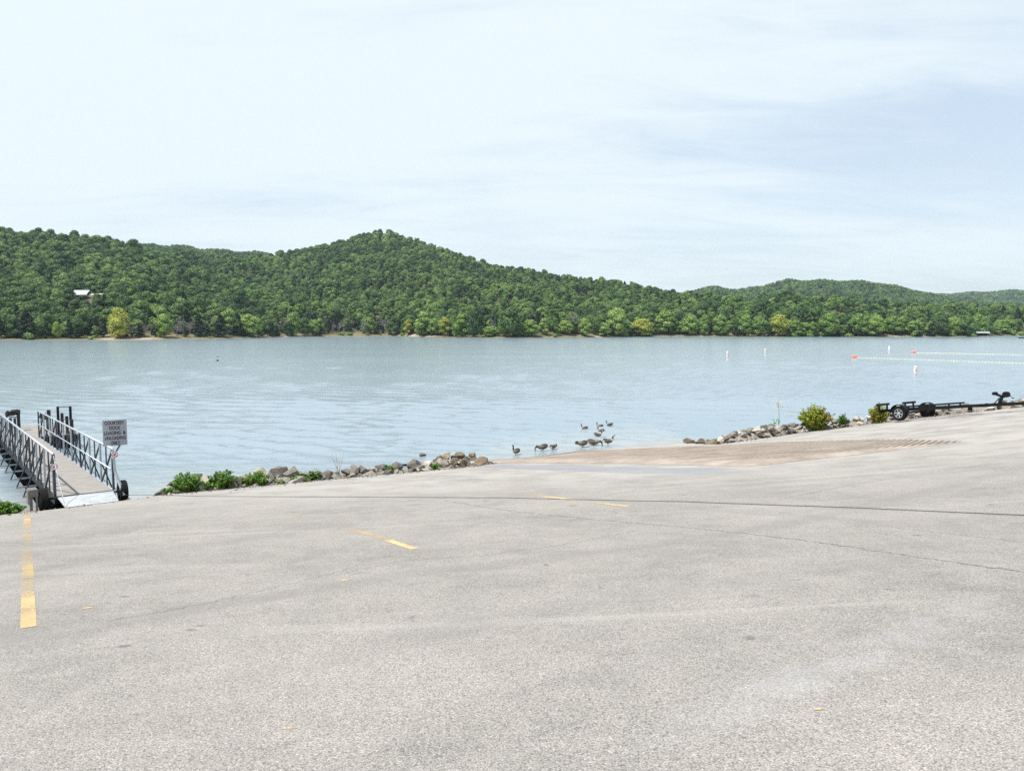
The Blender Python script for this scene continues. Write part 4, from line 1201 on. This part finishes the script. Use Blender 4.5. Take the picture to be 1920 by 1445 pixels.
# brown pile running into the water beside the ramp
for px, py, s in ((826, 861, .34), (838, 858, .42), (850, 860, .36), (862, 857, .44), (874, 862, .38), (886, 857, .40), (845, 866, .42), (868, 868, .5), (890, 866, .55), (832, 868, .40), (856, 871, .42), (905, 866, .34), (880, 872, .40)):
    q = at_z(px, py + 5, 0.0); o = rock(q.x, q.y, s * 1.25, 'b' if py < 864 else R.choice('gb'), 'L'); o.location.z = max(o.location.z, 0.05 + 0.008 * (872 - py))
for _ in range(22):
    px, py = R.uniform(815, 912), R.uniform(859, 874); q = at_z(px, py + 5, 0.0); o = rock(q.x, q.y, R.uniform(.26, .46), R.choice('bbg'), 'L'); o.location.z = max(o.location.z, 0.03 + 0.010 * (872 - py))
q = at_z(792, 855, 0.0); o = rock(q.x, q.y, 0.36, 'b', 'L'); o.location.z = 0.05
o['label'] = 'lone brown rock poking out of the water off the riprap'; del o['group']
# right-hand pile
px = 1284
while px < 1512:
    x, y = exy(px)
    for row, o in enumerate((0.15, 0.5, 0.85, 1.25, 1.7)):
        if row > 2 and R.random() < 0.3: continue
        s = R.choice((0.28, 0.34, 0.42, 0.54)) * (0.85 if row == 0 else 1.0)
        kd = ('b' if R.random() < 0.75 else 'g') if px < 1345 else ('p' if R.random() < .35 else 'g')
        xx = x + R.uniform(-.15, .15) + 0.2 * o; yy = edge_y(xx) + o + R.uniform(-.1, .12)
        rock(xx, yy, s, kd, 'R', lift=0.04)
    px += R.uniform(8, 11)
px = 1512
while px < 1960:
    x, y = exy(px)
    for row, o in enumerate((0.3, 0.8, 1.3)):
        s = R.choice((0.30, 0.38, 0.5))
        kd = 'p' if R.random() < .45 else 'g'
        xx = x + R.uniform(-.15, .15) + 0.3 * o; yy = edge_y(xx) + o + R.uniform(-.1, .12)
        rock(xx, yy, s, kd, 'T')
    px += R.uniform(12, 18)
# ------------------------------------------------------------------ bank plants
M_weed = leaf_mat('weed_leaves', [(0.1, (0.045, 0.11, 0.015)), (0.55, (0.10, 0.21, 0.03)), (1.0, (0.21, 0.33, 0.06))], 0.2)
M_bush = leaf_mat('yellowing_bush_leaves', [(0.1, (0.09, 0.16, 0.02)), (0.45, (0.22, 0.28, 0.03)), (0.8, (0.42, 0.41, 0.05)), (1.0, (0.55, 0.44, 0.08))], 0.1)
M_redleaf = leaf_mat('reddish_leaves', [(0.1, (0.10, 0.06, 0.03)), (0.6, (0.24, 0.14, 0.08)), (1.0, (0.38, 0.27, 0.17))], 0.1)
M_yweed = leaf_mat('yellow_weed_leaves', [(0.1, (0.12, 0.15, 0.02)), (0.6, (0.34, 0.34, 0.04)), (1.0, (0.52, 0.46, 0.08))], 0.1)
M_stem = simple('green_stem', (0.12, 0.14, 0.05), 0.8, var=0.3)
M_dry = simple('dry_stalk', (0.36, 0.32, 0.25), 0.9, var=0.2)
def plant(name, x, y, w, h, n_stem, n_leaf, leaf, m, label, cat='plant', group=None, m2=None, seed=0, up=0.55):
    r = random.Random(seed or hash((round(x, 2), round(y, 2))) & 0xffff)
    z = ground_z(x, y)
    e = empty(name, (x, y, z)); tag(e, label, cat, group)
    st, lf, lf2 = MB(), MB(), MB()
    for i in range(n_stem):
        a = r.uniform(0, 6.28); rad = w / 2 * math.sqrt(r.random())
        hh = h * r.uniform(0.55, 1.0) * (1 - 0.45 * (rad / (w / 2)) ** 2)
        b0 = Vector((rad * .45 * math.cos(a), rad * .45 * math.sin(a), -0.05)); t0 = Vector((rad * math.cos(a), rad * math.sin(a), hh))
        mid = b0.lerp(t0, .5) + Vector((0, 0, 0.08 * h))
        st.tube([b0, mid, t0], [0.010, 0.007, 0.003], 4, cap=False)
        for k in range(n_leaf):
            s = r.uniform(0.12, 1.0); p = b0.lerp(mid, s * 2) if s < .5 else mid.lerp(t0, s * 2 - 1)
            d = Vector((r.gauss(0, 1), r.gauss(0, 1), r.gauss(up, .6))).normalized(); side = d.cross(Vector((r.gauss(0, .3), r.gauss(0, .3), 1))).normalized()
            L = leaf * r.uniform(.6, 1.3); nn = side.cross(d)
            tgt = lf2 if (m2 and p.x > w * 0.12 and r.random() < .6) else lf
            tip = p + d * L - Vector((0, 0, L * .25)); c = p + d * L * .5
            tgt.quad(p, c - side * L * .30 + nn * L * .06, tip, c + side * L * .30 + nn * L * .06)
    st.build('stems', M_stem, e); lf.build('leaves', m, e)
    if m2 and lf2.v: tag(lf2.build('leaves', m2, e), 'reddish brown leaves on one side')
    return e
def edge_off(px, o):
    x, y = exy(px); d = Vector((x, y)).normalized(); return x + d.x * o, y + d.y * o
WG = 'weeds along the lot edge'
for k, (px, o, w, h, n, lab) in enumerate((
        (306, .18, .30, .22, 10, 'sparse pale weed at the gangway end of the riprap'),
        (343, .30, .62, .62, 44, 'tallest leafy green weed clump on the riprap, nearest the gangway'),
        (378, .22, .38, .34, 20, 'low green weed filling between two leafy clumps'),
        (407, .32, .72, .60, 46, 'widest leafy green weed clump, in front of a pale block'),
        (476, .24, .62, .50, 36, 'leafy green weed clump below the large pale boulders'),
        (512, .20, .40, .16, 14, 'flat green creeping weed beside the leafy clump'),
        (556, .22, .55, .32, 26, 'low yellow green weed clump, on the ramp side of the boulders'),
        (586, .25, .24, .42, 12, 'narrow upright green weed among the riprap'),
        (726, .35, .22, .36, 9, 'thin green weed sprig between grey rocks'),
        (812, .35, .26, .2, 9, 'small green weed tuft near the brown rocks'))):
    x, y = edge_off(px, o); plant('weed', x, y, w * 1.4, h * 0.86, int(n * 1.25), 15, 0.105, M_weed, lab, group=WG, seed=k + 3)
for k, (px, o, w, h, n, lab) in enumerate(((-18, .5, .9, .45, 60, 'green weed patch beside the yellow line and the boxed gangway wheel'), (16, .75, .7, .34, 44, 'lower green weeds trailing along the lot edge by the boxed wheel'))):
    q = at_y(px, 960, 17.2 + o); plant('weed', q.x, max(q.y, edge_y(q.x) + 0.25), w, h, n, 15, 0.10, M_weed, lab, group=WG, seed=40 + k)
x, y = edge_off(632, .55)
dry = MB()
for i in range(9): dry.tube([(x + R.uniform(-.05, .05), y, ground_z(x, y) - .05), (x + R.uniform(-.25, .25), y + R.uniform(-.1, .1), ground_z(x, y) + R.uniform(.4, .75))], [.006, .003], 4)
tag(dry.build('dry_stalks', M_dry), 'dry twiggy stalks standing up out of the dark riprap rocks', 'plant')
x, y = edge_off(1533, .35)
plant('bush', x, y, 1.62, 1.25, 150, 20, 0.13, M_bush, 'big yellow green bush with a reddish side on the riprap bank', 'bush', m2=M_redleaf, seed=77)
x, y = edge_off(1583, .4); plant('weed', x, y, .42, .62, 18, 14, 0.13, M_weed, 'small green bush between the big bush and the trailer', 'plant', seed=78)
x, y = edge_off(1651, -.05); plant('weed', x, y, .95, .95, 70, 18, 0.12, M_yweed, 'yellow flowering weed behind the trailer tail', 'plant', seed=79)
x, y = edge_off(1463, 1.0)
z = ground_z(x, y); e = empty('tall_weed', (x, y, z)); tag(e, 'tall single stalk with a pale seed head on the riprap', 'plant')
MB().tube([(0, 0, -.05), (.02, 0, .5), (-.02, 0, 1.15)], [.014, .010, .007], 5).build('stalk', M_stem, e)
b = MB()
for i in range(46):
    p = Vector((R.gauss(0, .09), R.gauss(0, .09), 1.12 + R.uniform(-.2, .28))); d = Vector((R.gauss(0, 1), R.gauss(0, 1), R.gauss(.4, .6))).normalized(); s = d.orthogonal().normalized()
    b.quad(p, p + d * .05 - s * .022, p + d * .11, p + d * .05 + s * .022)
b.build('seed_head', M_dry, e)
b = MB()
for i in range(22):
    p = Vector((R.gauss(-.05, .07), R.gauss(0, .07), R.uniform(.05, .4))); d = Vector((R.gauss(0, 1), R.gauss(0, 1), .4)).normalized(); s = d.orthogonal().normalized()
    b.quad(p, p + d * .07 - s * .03, p + d * .15, p + d * .07 + s * .03)
b.build('leaves', M_weed, e)

# washed-down gravel along the edge of the lot: one scatter
b = MB(); gr = random.Random(9)
for i in range(1500):
    x = gr.uniform(-12.5, 22) if gr.random() < .8 else gr.uniform(-9, -1)
    if -0.8 < x < 9.0: continue
    y = edge_y(x) - abs(gr.gauss(0, 0.45)) + 0.1; s_ = gr.uniform(.008, .03) * (1.6 if gr.random() < .08 else 1)
    z = lot_z(x, y); n0 = len(b.v); a = gr.uniform(0, 6)
    for k in range(4): b.v.append((x + s_ * math.cos(a + k * 1.57) * gr.uniform(.7, 1.2), y + s_ * math.sin(a + k * 1.57) * gr.uniform(.7, 1.2), z + .001))
    b.v.append((x, y, z + s_ * gr.uniform(.6, 1.1)))
    b.f += [(n0 + k, n0 + (k + 1) % 4, n0 + 4) for k in range(4)]
tag(b.build('gravel', M_rock), 'loose gravel washed along the edge of the lot', kind='stuff')

# ------------------------------------------------------------------ geese
def goose_mat():
    t = NT('goose_plumage'); c = t.n('ShaderNodeAttribute', attribute_name='plumage').outputs['Color']
    p = t.pos(True)
    bars = t.rng(t.noise(t.map(p, scale=(30, 6, 12)), 1.0, 3, 0.6), 0.4, 0.62, 0.72, 1.2)
    t.base(t.mix(1.0, c, bars, 'MULTIPLY')).rough(0.75)
    return t.m
M_goose = goose_mat()
M_wing = simple('goose_wing', (0.085, 0.064, 0.046), 0.8, var=0.45, scale=14)
M_gleg = simple('goose_leg', (0.03, 0.028, 0.026), 0.7)
BRN, DRK, BLK, WHT, TAN = (.085, .066, .048), (.05, .042, .035), (.010, .010, .011), (.62, .60, .56), (.15, .122, .092)
def goose(x, y, heading, pose, scale, label, standing=False):
    """pose: neck path relative to the breast. Body, neck and head are one lofted surface."""
    BODY = [(-.40, .135, .010, .006, DRK), (-.36, .13, .045, .018, DRK), (-.30, .115, .075, .045, WHT), (-.22, .105, .115, .085, BRN), (-.10, .10, .150, .120, BRN), (.04, .105, .160, .130, BRN), (.15, .115, .140, .122, TAN), (.225, .14, .10, .10, TAN)]
    NECK = {
        'up':    [(.265, .19, .062, .062, WHT), (.28, .25, .042, .042, BLK), (.285, .34, .032, .032, BLK), (.285, .43, .030, .032, BLK), (.295, .475, .034, .038, WHT), (.335, .485, .033, .036, BLK), (.375, .475, .020, .018, BLK), (.425, .462, .011, .008, BLK)],
        'alert': [(.265, .19, .062, .062, WHT), (.285, .27, .042, .042, BLK), (.30, .34, .033, .033, BLK), (.325, .40, .031, .031, BLK), (.365, .44, .036, .038, WHT), (.405, .45, .032, .034, BLK), (.445, .44, .019, .017, BLK), (.49, .43, .011, .008, BLK)],
        'down':  [(.285, .155, .068, .068, TAN), (.34, .165, .047, .047, BLK), (.40, .13, .036, .036, BLK), (.435, .065, .033, .033, BLK), (.445, .015, .034, .036, WHT), (.445, -.03, .026, .03, BLK), (.44, -.07, .014, .014, BLK), (.435, -.10, .009, .008, BLK)],
        'tuck':  [(.275, .165, .066, .066, TAN), (.33, .205, .046, .046, BLK), (.385, .20, .036, .036, BLK), (.405, .15, .034, .034, BLK), (.385, .105, .036, .036, WHT), (.34, .085, .031, .031, BLK), (.30, .08, .018, .016, BLK), (.265, .08, .010, .008, BLK)],
    }[pose]
    path = BODY + NECK
    e = empty('goose'); e.location = (x, y, 0); e.rotation_euler.z = heading; e.scale = (scale,) * 3
    tag(e, label, 'goose', 'geese in the shallows')
    lift = 0.10 if standing else -0.035
    n = 14; V, Cc, Fc = [], [], []
    ctr = [Vector((p[0], 0, p[1] + lift)) for p in path]
    for i, p in enumerate(path):
        d = (ctr[min(i + 1, len(ctr) - 1)] - ctr[max(i - 1, 0)]).normalized()
        if i < len(BODY): d = Vector((1, 0, d.z * 0.35)).normalized()
        side = Vector((0, 1, 0)); up = d.cross(side) * -1
        if i < len(BODY) and up.z < 0: up = -up
        if i >= len(BODY):
            up = side.cross(d) * -1
        up = d.cross(side).normalized()
        for k in range(n):
            a = 2 * math.pi * k / n
            kf = 1.3 if i > len(BODY) and i < len(path) - 2 else 1.0
            q = ctr[i] + side * math.cos(a) * p[2] * kf + up * math.sin(a) * p[3] * kf
            V.append(q[:])
            c = p[4]
            low = (q.z - ctr[i].z) / max(p[3], 1e-4)
            if c is BRN and low < -0.45: c = TAN if i > 3 else WHT
            if c is WHT and i > len(BODY) + 2 and abs(math.cos(a)) < 0.45: c = BLK     # white only on the cheeks
            Cc.append((*c, 1))
    for i in range(len(path) - 1):
        for k in range(n): Fc.append((i * n + k, i * n + (k + 1) % n, (i + 1) * n + (k + 1) % n, (i + 1) * n + k))
    Fc += [tuple(range(n)), tuple((len(path) - 1) * n + k for k in reversed(range(n)))]
    me = bpy.data.meshes.new('goose_body'); me.from_pydata(V, [], Fc); me.materials.append(M_goose)
    me.polygons.foreach_set('use_smooth', [True] * len(me.polygons))
    ca = me.color_attributes.new('plumage', 'FLOAT_COLOR', 'POINT'); ca.data.foreach_set('color', np.array(Cc, np.float32).ravel())
    bm = bmesh.new(); bm.from_mesh(me); bmesh.ops.recalc_face_normals(bm, faces=bm.faces[:]); bm.to_mesh(me); bm.free()
    link('body', me, e)
    for s in (-1, 1):           # folded wing: a curved blade along the flank
        b = MB(); m_ = 8
        for i in range(m_):
            t_ = i / (m_ - 1); xx = .17 - .50 * t_
            hw_ = .092 * math.sin(math.pi * min(1, .18 + .82 * (1 - t_) ** .8)) + .006
            yy = s * (.166 * (1 - (2 * abs(t_ - .38)) ** 2.2 * .62)); zz_ = lift + .145 + .035 * t_
            for j, q in enumerate((-1, -.3, .4, 1)): b.v.append((xx, yy * (1.0 - .30 * max(0, q)) + s * .006, zz_ + hw_ * q * .9))
        for i in range(m_ - 1):
            for j in range(3): b.f.append((i * 4 + j, i * 4 + j + 1, i * 4 + j + 5, i * 4 + j + 4))
        b.build('wing', M_wing, e, True)
        if standing: MB().tube([(-.02, s * .06, lift + .02), (0, s * .06, lift - .08), (-.01, s * .06, -.35)], [.022, .012, .010], 6).build('leg', M_gleg, e)
    return e
S = 0.86
def gz(px, py): return at_z(px, py, 0.0)
LFT, RGT = math.pi, 0.0
for px, py, hd, pose, sc_, std, lab in (
    (968, 852, LFT + .9, 'up', .74, True, 'upright goose standing alone in the shallows off the riprap end'),
    (1017, 845, LFT + .5, 'down', .86, True, 'goose bending its black neck into the water next to a smaller one'),
    (1037, 843, .9, 'tuck', .70, True, 'small goose standing behind the bending one with head drawn in'),
    (1092, 838, LFT + .35, 'tuck', .86, True, 'goose preening with curled neck, first of a touching pair'),
    (1113, 836, -.25, 'down', .92, True, 'goose with lowered head, second of a touching pair'),
    (1140, 833, .15, 'alert', .80, True, 'goose with raised head standing beside the touching pair'),
    (1096, 803.5, LFT + .1, 'up', .60, False, 'goose swimming on its own out beyond the feeding pair'),
    (1125, 800, LFT + .1, 'up', .60, False, 'swimming goose with neck stretched tall in the far cluster'),
    (1143, 797, LFT - .1, 'up', .62, False, 'outermost swimming goose, farthest out on the lake'),
    (1127, 808.5, LFT + .2, 'up', .60, False, 'swimming goose in the middle of the far cluster, overlapping another'),
    (1121, 816.5, -.15, 'alert', .68, False, 'swimming goose of the far cluster that faces away from the gangway')):
    q = gz(px, py); goose(q.x, q.y, hd, pose, sc_, lab, std)

# ------------------------------------------------------------------ buoys and float line
def marker(px, py, h_px, label, bands=True):
    q = at_z(px, py, 0.0); h = h_px / 1450 * q.y
    e = empty('marker_buoy', (q.x, q.y, 0)); tag(e, label, 'buoy', 'white marker buoys')
    r = h * 0.19
    MB().lathe([(r * .9, -0.3), (r, -.02), (r, h * .93), (r * .8, h * .985), (r * .2, h)], 18).build('cylinder', M_white, e, False)
    if bands:
        for z in (.30, .80): MB().lathe([(r * 1.0, h * (z - .035)), (r * 1.03, h * (z - .03)), (r * 1.03, h * (z + .03)), (r * 1.0, h * (z + .035))], 18).build('orange_band', M_orange, e)
        MB().box((0, -r * 1.0, h * .55), (r * 1.0, .02, r * 1.0), Matrix.Translation((0, 0, 0))).build('orange_symbol', M_orange, e)
    MB().lathe([(r * 1.25, -.25), (r * 1.3, -.03), (r * 1.2, .04), (r * .95, .05)], 18).build('collar', M_darksteel, e)
marker(1716, 701.5, 15, 'largest white marker buoy with orange bands, in front of the float line')
marker(1364, 668.5, 10, 'white marker buoy out on the open water facing the golden tree')
marker(1435, 662.5, 8.5, 'white marker buoy with faint orange bands beyond the other open water one')
marker(1667, 657, 8, 'white marker buoy farthest out, behind the float line', False)
q = at_z(408, 676.5, 0.0)
e = empty('channel_buoy', (q.x, q.y, 0)); tag(e, 'small buoy with dark float and slim pale post on the open lake', 'buoy')
MB().lathe([(.05, -.25), (.20, -.1), (.22, .08), (.16, .2), (.05, .24)], 16).build('float', M_black, e, True)
MB().lathe([(.055, .24), (.055, .55), (.04, .58)], 10).build('post', M_white, e)
MB().lathe([(.05, .58), (.09, .63), (.09, .74), (.03, .80)], 10).build('top_mark', M_steel, e, True)
def float_line(P, label, orange):
    e = empty('float_line', (P[0].x, P[0].y, 0)); tag(e, label, 'float line', 'swim area float lines')
    o = Vector((P[0].x, P[0].y, 0)); Q = []
    for i in range(len(P) - 1):
        for k in range(14): Q.append(P[i].lerp(P[i + 1], k / 14) - o)
    Q.append(P[-1] - o)
    for q in Q: q.z = 0.0
    MB().tube([q + Vector((0, 0, .02)) for q in Q], .02, 5).build('rope', M_yrope, e)
    b = MB(); L = sum((P[i + 1] - P[i]).length for i in range(len(P) - 1)); n = int(L / 0.55)
    for i in range(n):
        s = (i + .5) / n * (len(Q) - 1); k = min(int(s), len(Q) - 2); c = Q[k].lerp(Q[k + 1], s - k); d = (Q[k + 1] - Q[k]).normalized()
        b.tube([c - d * .19 + Vector((0, 0, .03)), c - d * .13 + Vector((0, 0, .03)), c + d * .13 + Vector((0, 0, .03)), c + d * .19 + Vector((0, 0, .03))], [.03, .065, .065, .03], 8)
    tag(b.build('floats', M_yrope, e), kind='stuff')
    if orange:
        MB().lathe([(.05, -.62), (.30, -.5), (.36, -.2), (.36, .2), (.30, .5), (.05, .62)], 16, Matrix.Translation((0, 0, .10)) @ Matrix.Rotation(math.pi / 2, 4, 'Y')).build('orange_float', M_orange, e, True)
A, B_ = at_z(1602, 670.5, 0.0), at_z(1713, 661.5, 0.0)
float_line([A, at_z(1700, 673.5, 0), at_z(1800, 677.5, 0), at_z(1920, 681.5, 0), at_z(2100, 687, 0)], 'nearer pale yellow float line starting at the larger orange float', True)
float_line([B_, at_z(1800, 663, 0), at_z(1920, 665.5, 0), at_z(2100, 669, 0)], 'outer pale yellow float line starting at the smaller orange float', True)
rp = MB().tube([A + Vector((0, 0, .03)), A.lerp(B_, .5) + Vector((0, 0, .02)), B_ + Vector((0, 0, .03))], .035, 5).build('tie_rope', M_yrope)
tag(rp, 'thin bare rope joining the two orange floats', 'rope')

# ------------------------------------------------------------------ boat trailer
wn_ = on_lot(1688, 791.0); wf_ = Vector((wn_.x + 1.80, wn_.y + 1.0, 0)); 
ax = Vector((1.80, 1.0, 0)).normalized(); tg = Vector((ax.y, -ax.x, 0))
oc = Vector((wn_.x, wn_.y, 0)) + ax * 1.0
oz = lot_z(oc.x, oc.y); oc.z = oz
tip = oc + tg * 5.0; tz = lot_z(tip.x, tip.y)
TM = frame(oc, Vector((tg.x, tg.y, (tz - oz) / 5.0 * 0.80)))
tl = empty('boat_trailer', M=TM); tag(tl, 'empty black boat trailer with alloy wheels parked along the riprap', 'trailer')
TW = 1.0
# +y of the frame is to the trailer's left; the near side is -y or +y depending on the frame
ny = -1 if (TM.to_3x3() @ Vector((0, 1, 0))).dot(Vector((1, 0.5, 0))) > 0 else 1
for s in (1, -1):
    wheel(tl, (0, s * TW, .325), (0, s, 0), .325, .22, M_alloy, 6)
    b = MB(); n = 12
    for i in range(n):
        a0, a1 = math.radians(8 + 164 * i / n), math.radians(8 + 164 * (i + 1) / n)
        for (r0, y0, y1) in ((.40, s * (TW - .13), s * (TW + .14)),):
            q = [Vector((r0 * math.cos(a), y, .325 + r0 * math.sin(a))) for a, y in ((a0, y0), (a0, y1), (a1, y1), (a1, y0))]
            b.quad(*q); b.quad(*[v + Vector((0, 0, -.012)) for v in reversed(q)])
            q2 = [Vector((r * math.cos(a), y1, .325 + r * math.sin(a))) for r, a in ((.40, a0), (.37, a0), (.37, a1), (.40, a1))]
            b.quad(*q2)
    b.build('fender', M_black, tl)
    MB().bar((-1.15, s * .78, .47), (1.7, s * .78, .47), .06, .12).bar((1.7, s * .78, .47), (3.0, s * .08, .47), .06, .12).build('frame_rail', M_black, tl)
    up_ = MB().bar((-1.02, s * .95, .47), (-1.02, s * .95, .72), .06).bar((-.62, s * .95, .47), (-.62, s * .95, .72), .06).bar((-1.02, s * .78, .47), (-1.02, s * .98, .47), .06).bar((-.62, s * .78, .47), (-.62, s * .98, .47), .06)
    g_ = up_.build('guide_post', M_black, tl)
    MB().bar((-1.15, s * .95, .75), (-.50, s * .95, .77), .06, .10).build('guide_board', M_carpet, g_)
    MB().bar((-.75, s * .42, .59), (2.1, s * .36, .62), .09, .07).build('bunk', M_carpet, tl)
    for x in (-.5, .75, 1.9): MB().bar((x, s * .41, .45), (x, s * .40, .58 + .012 * x), .05).build('bunk_bracket', M_black, tl)
    MB().box((-1.20, s * .70, .47), (.04, .20, .09)).build('tail_light', M_red, tl)
MB().tube([(0, -TW + .1, .33), (0, TW - .1, .33)], .04, 8).build('axle', M_black, tl)
for x in (-1.12, -.45, .75, 1.65): MB().bar((x, -.76, .44), (x, .76, .44), .06, .08).build('cross_member', M_black, tl)
MB().bar((1.5, 0, .47), (5.6, 0, .47), .09, .13).build('tongue', M_black, tl)
MB().bar((5.5, 0, .47), (5.85, 0, .50), .07, .06).tube([(5.80, 0, .44), (5.80, 0, .54)], .05, 8).build('coupler', M_darksteel, tl)
MB().bar((3.75, 0, .5), (3.92, 0, .84), .10, .09).bar((3.55, 0, .52), (3.78, 0, .74), .03).bar((3.90, 0, .78), (3.62, 0, .92), .09, .08).build('winch_post', M_black, tl)
b = MB().tube([(3.62, -.10, .93), (3.62, .10, .93)], .07, 12); b.build('bow_roller', M_rubber, tl)
b = MB().tube([(4.06, -.09, .86), (4.06, .09, .86)], [.12, .12], 14).bar((3.92, 0, .76), (4.06, 0, .86), .12, .08).tube([(4.06, .1, .86), (4.06, .14, .86), (4.22, .14, .70)], .014, 6).tube([(4.22, .12, .70), (4.22, .24, .70)], .02, 6)
b.build('winch', M_black, tl)
b = MB().bar((4.75, .12, .75), (4.75, .12, .18), .05).tube([(4.75, .07, .10), (4.75, .17, .10)], .09, 12); b.build('jack_wheel', M_black, tl)
MB().bar((2.55, .0, .42), (2.55, 0, .28), .16, .06).build('step_plate', M_black, tl)

# ------------------------------------------------------------------ house on the hillside, boathouse, boat
M_roofw = simple('white_metal_roof', (0.33, 0.36, 0.37), 0.45, 0.1, 0.06, 1.0)
M_steelroof = simple('grey_blue_roof', (0.30, 0.34, 0.37), 0.5, 0.1, 0.1, 1.0)
M_wall = simple('pale_blue_siding', (0.16, 0.22, 0.23), 0.8, 0, 0.12, 1.0)
M_win = simple('dark_window_glass', (0.02, 0.025, 0.03), 0.1, 0, 0.2, 1.0)
HY = 526.0
hx0, hx1 = (145 - 960) / 1450 * HY, (173 - 960) / 1450 * HY; hx2 = (198 - 960) / 1450 * HY
hz = float(hill_z(np.array(168.0), np.array(HY)))
top_z = CAM_Z + (HOR - 544.5) / 1450 * HY
hs = empty('hillside_house', ((hx0 + hx1) / 2, HY, hz - 1)); tag(hs, 'house with white metal roof half hidden in the hillside woods', 'house')
def gable(name, cx, w, d, eave, ridge, over, m, y0=0):
    b = MB(); hx = w / 2 + over; hy = d / 2 + over
    b.v = [(cx - hx, y0 - hy, eave), (cx + hx, y0 - hy, eave), (cx + hx, y0 + hy, eave), (cx - hx, y0 + hy, eave), (cx - hx, y0, ridge), (cx + hx, y0, ridge)]
    b.v += [(x, y, z - .25) for x, y, z in b.v]
    b.f = [(0, 1, 5, 4), (3, 4, 5, 2), (6, 10, 11, 7), (9, 8, 11, 10), (0, 6, 7, 1), (2, 8, 9, 3), (0, 4, 10, 6), (4, 3, 9, 10), (1, 7, 11, 5), (5, 11, 8, 2)]
    return b.build(name, m, hs)
o0 = (hx0 + hx1) / 2; T = top_z - (hz - 1)
w1 = hx1 - hx0; w2 = hx2 - hx1
MB().box((0, 0, (T - 3.4) / 2), (w1 - 1, 8, T - 3.4)).build('wall', M_wall, hs)
gable('roof', 0, w1 - 1, 8, T - 3.3, T, .6, M_roofw)
MB().box((w1 / 2 + w2 / 2 - .5, 0.6, (T - 4.6) / 2), (w2, 6.4, T - 4.6)).build('wing_wall', M_wall, hs)
gable('wing_roof', w1 / 2 + w2 / 2 - .1, w2 - .6, 6.4, T - 4.5, T - 2.2, .4, M_roofw, 0.6)
for x in (-w1 * .30, -w1 * .05, w1 * .2): 
    wd = MB().box((x, -4.03, T - 5.2), (1.5, .08, 1.5)).build('window', M_white, hs); MB().box((x, -4.085, T - 5.2), (1.2, .04, 1.2)).build('pane', M_win, wd)
BY = 5.6 * 1450 / (631.3 - HOR)
bc = Vector(((1841 - 960) / 1450 * BY, BY, 0)); bh = empty('boathouse', bc); bh.rotation_euler.z = -.5
tag(bh, 'roofed boat dock moored at the far shore point', 'boathouse')
MB().box((0, 0, .25), (7.4, 5.4, .5)).build('deck', M_deck, bh)
for x in (-3.2, 0, 3.2):
    for y in (-2.2, 2.2): MB().box((x, y, 1.5), (.2, .2, 2.3)).build('post', M_darksteel, bh)
b = MB(); b.v = [(-3.9, -2.9, 2.6), (3.9, -2.9, 2.6), (3.9, 2.9, 2.6), (-3.9, 2.9, 2.6), (-3.9, 0, 3.5), (3.9, 0, 3.5)]; b.f = [(0, 1, 5, 4), (2, 3, 4, 5), (0, 4, 3), (1, 2, 5), (0, 3, 2, 1)]
b.build('roof', M_steelroof, bh)
MB().box((0.2, 1.2, 1.4), (5.2, 1.8, 1.6)).build('moored_hull', M_darksteel, bh)
MB().box((6.6, .3, .25), (5.6, 1.4, .3)).build('walkway', M_deck, bh)
PY = 5.6 * 1450 / (634.0 - HOR); bc = Vector(((1922 - 960) / 1450 * PY, PY, 0))
bo = empty('motor_boat', bc); tag(bo, 'low dark boat on the water near the far boathouse', 'boat')
b = MB(); sec = [(-4.6, .10, .55, .50), (-3.6, .75, .10, .56), (-1.5, 1.05, 0, .60), (2.5, 1.1, 0, .62), (4.0, 1.0, 0, .62)]
for x, hw_, k, t_ in sec: b.v += [(x, -hw_, t_), (x, -hw_ * .75, -.15 + k * .6), (x, hw_ * .75, -.15 + k * .6), (x, hw_, t_)]
for i in range(len(sec) - 1):
    for j in range(4): b.f.append((i * 4 + j, i * 4 + (j + 1) % 4, (i + 1) * 4 + (j + 1) % 4, (i + 1) * 4 + j))
b.f += [(3, 2, 1, 0), (16, 17, 18, 19)]
b.build('hull', M_darksteel, bo)
MB().box((.8, 0, .95), (1.2, .9, .7)).build('console', M_darksteel, bo); MB().box((4.2, 0, .8), (.5, .5, .9)).build('outboard_motor', M_black, bo)

# ------------------------------------------------------------------ air between the near bank and the far hills
t = NT('summer_haze'); t.t.nodes.remove(t.b)
pv = t.n('ShaderNodeVolumePrincipled'); pv.inputs['Color'].default_value = (0.66, 0.82, 1.0, 1); pv.inputs['Density'].default_value = 0.00007; pv.inputs['Anisotropy'].default_value = 0.2
t.t.links.new(pv.outputs[0], t.out.inputs['Volume'])
hzb = MB().box((0, 1900, 79), (5200, 4100, 166)).build('haze', t.m)
tag(hzb, 'thin summer haze over the lake', kind='stuff')
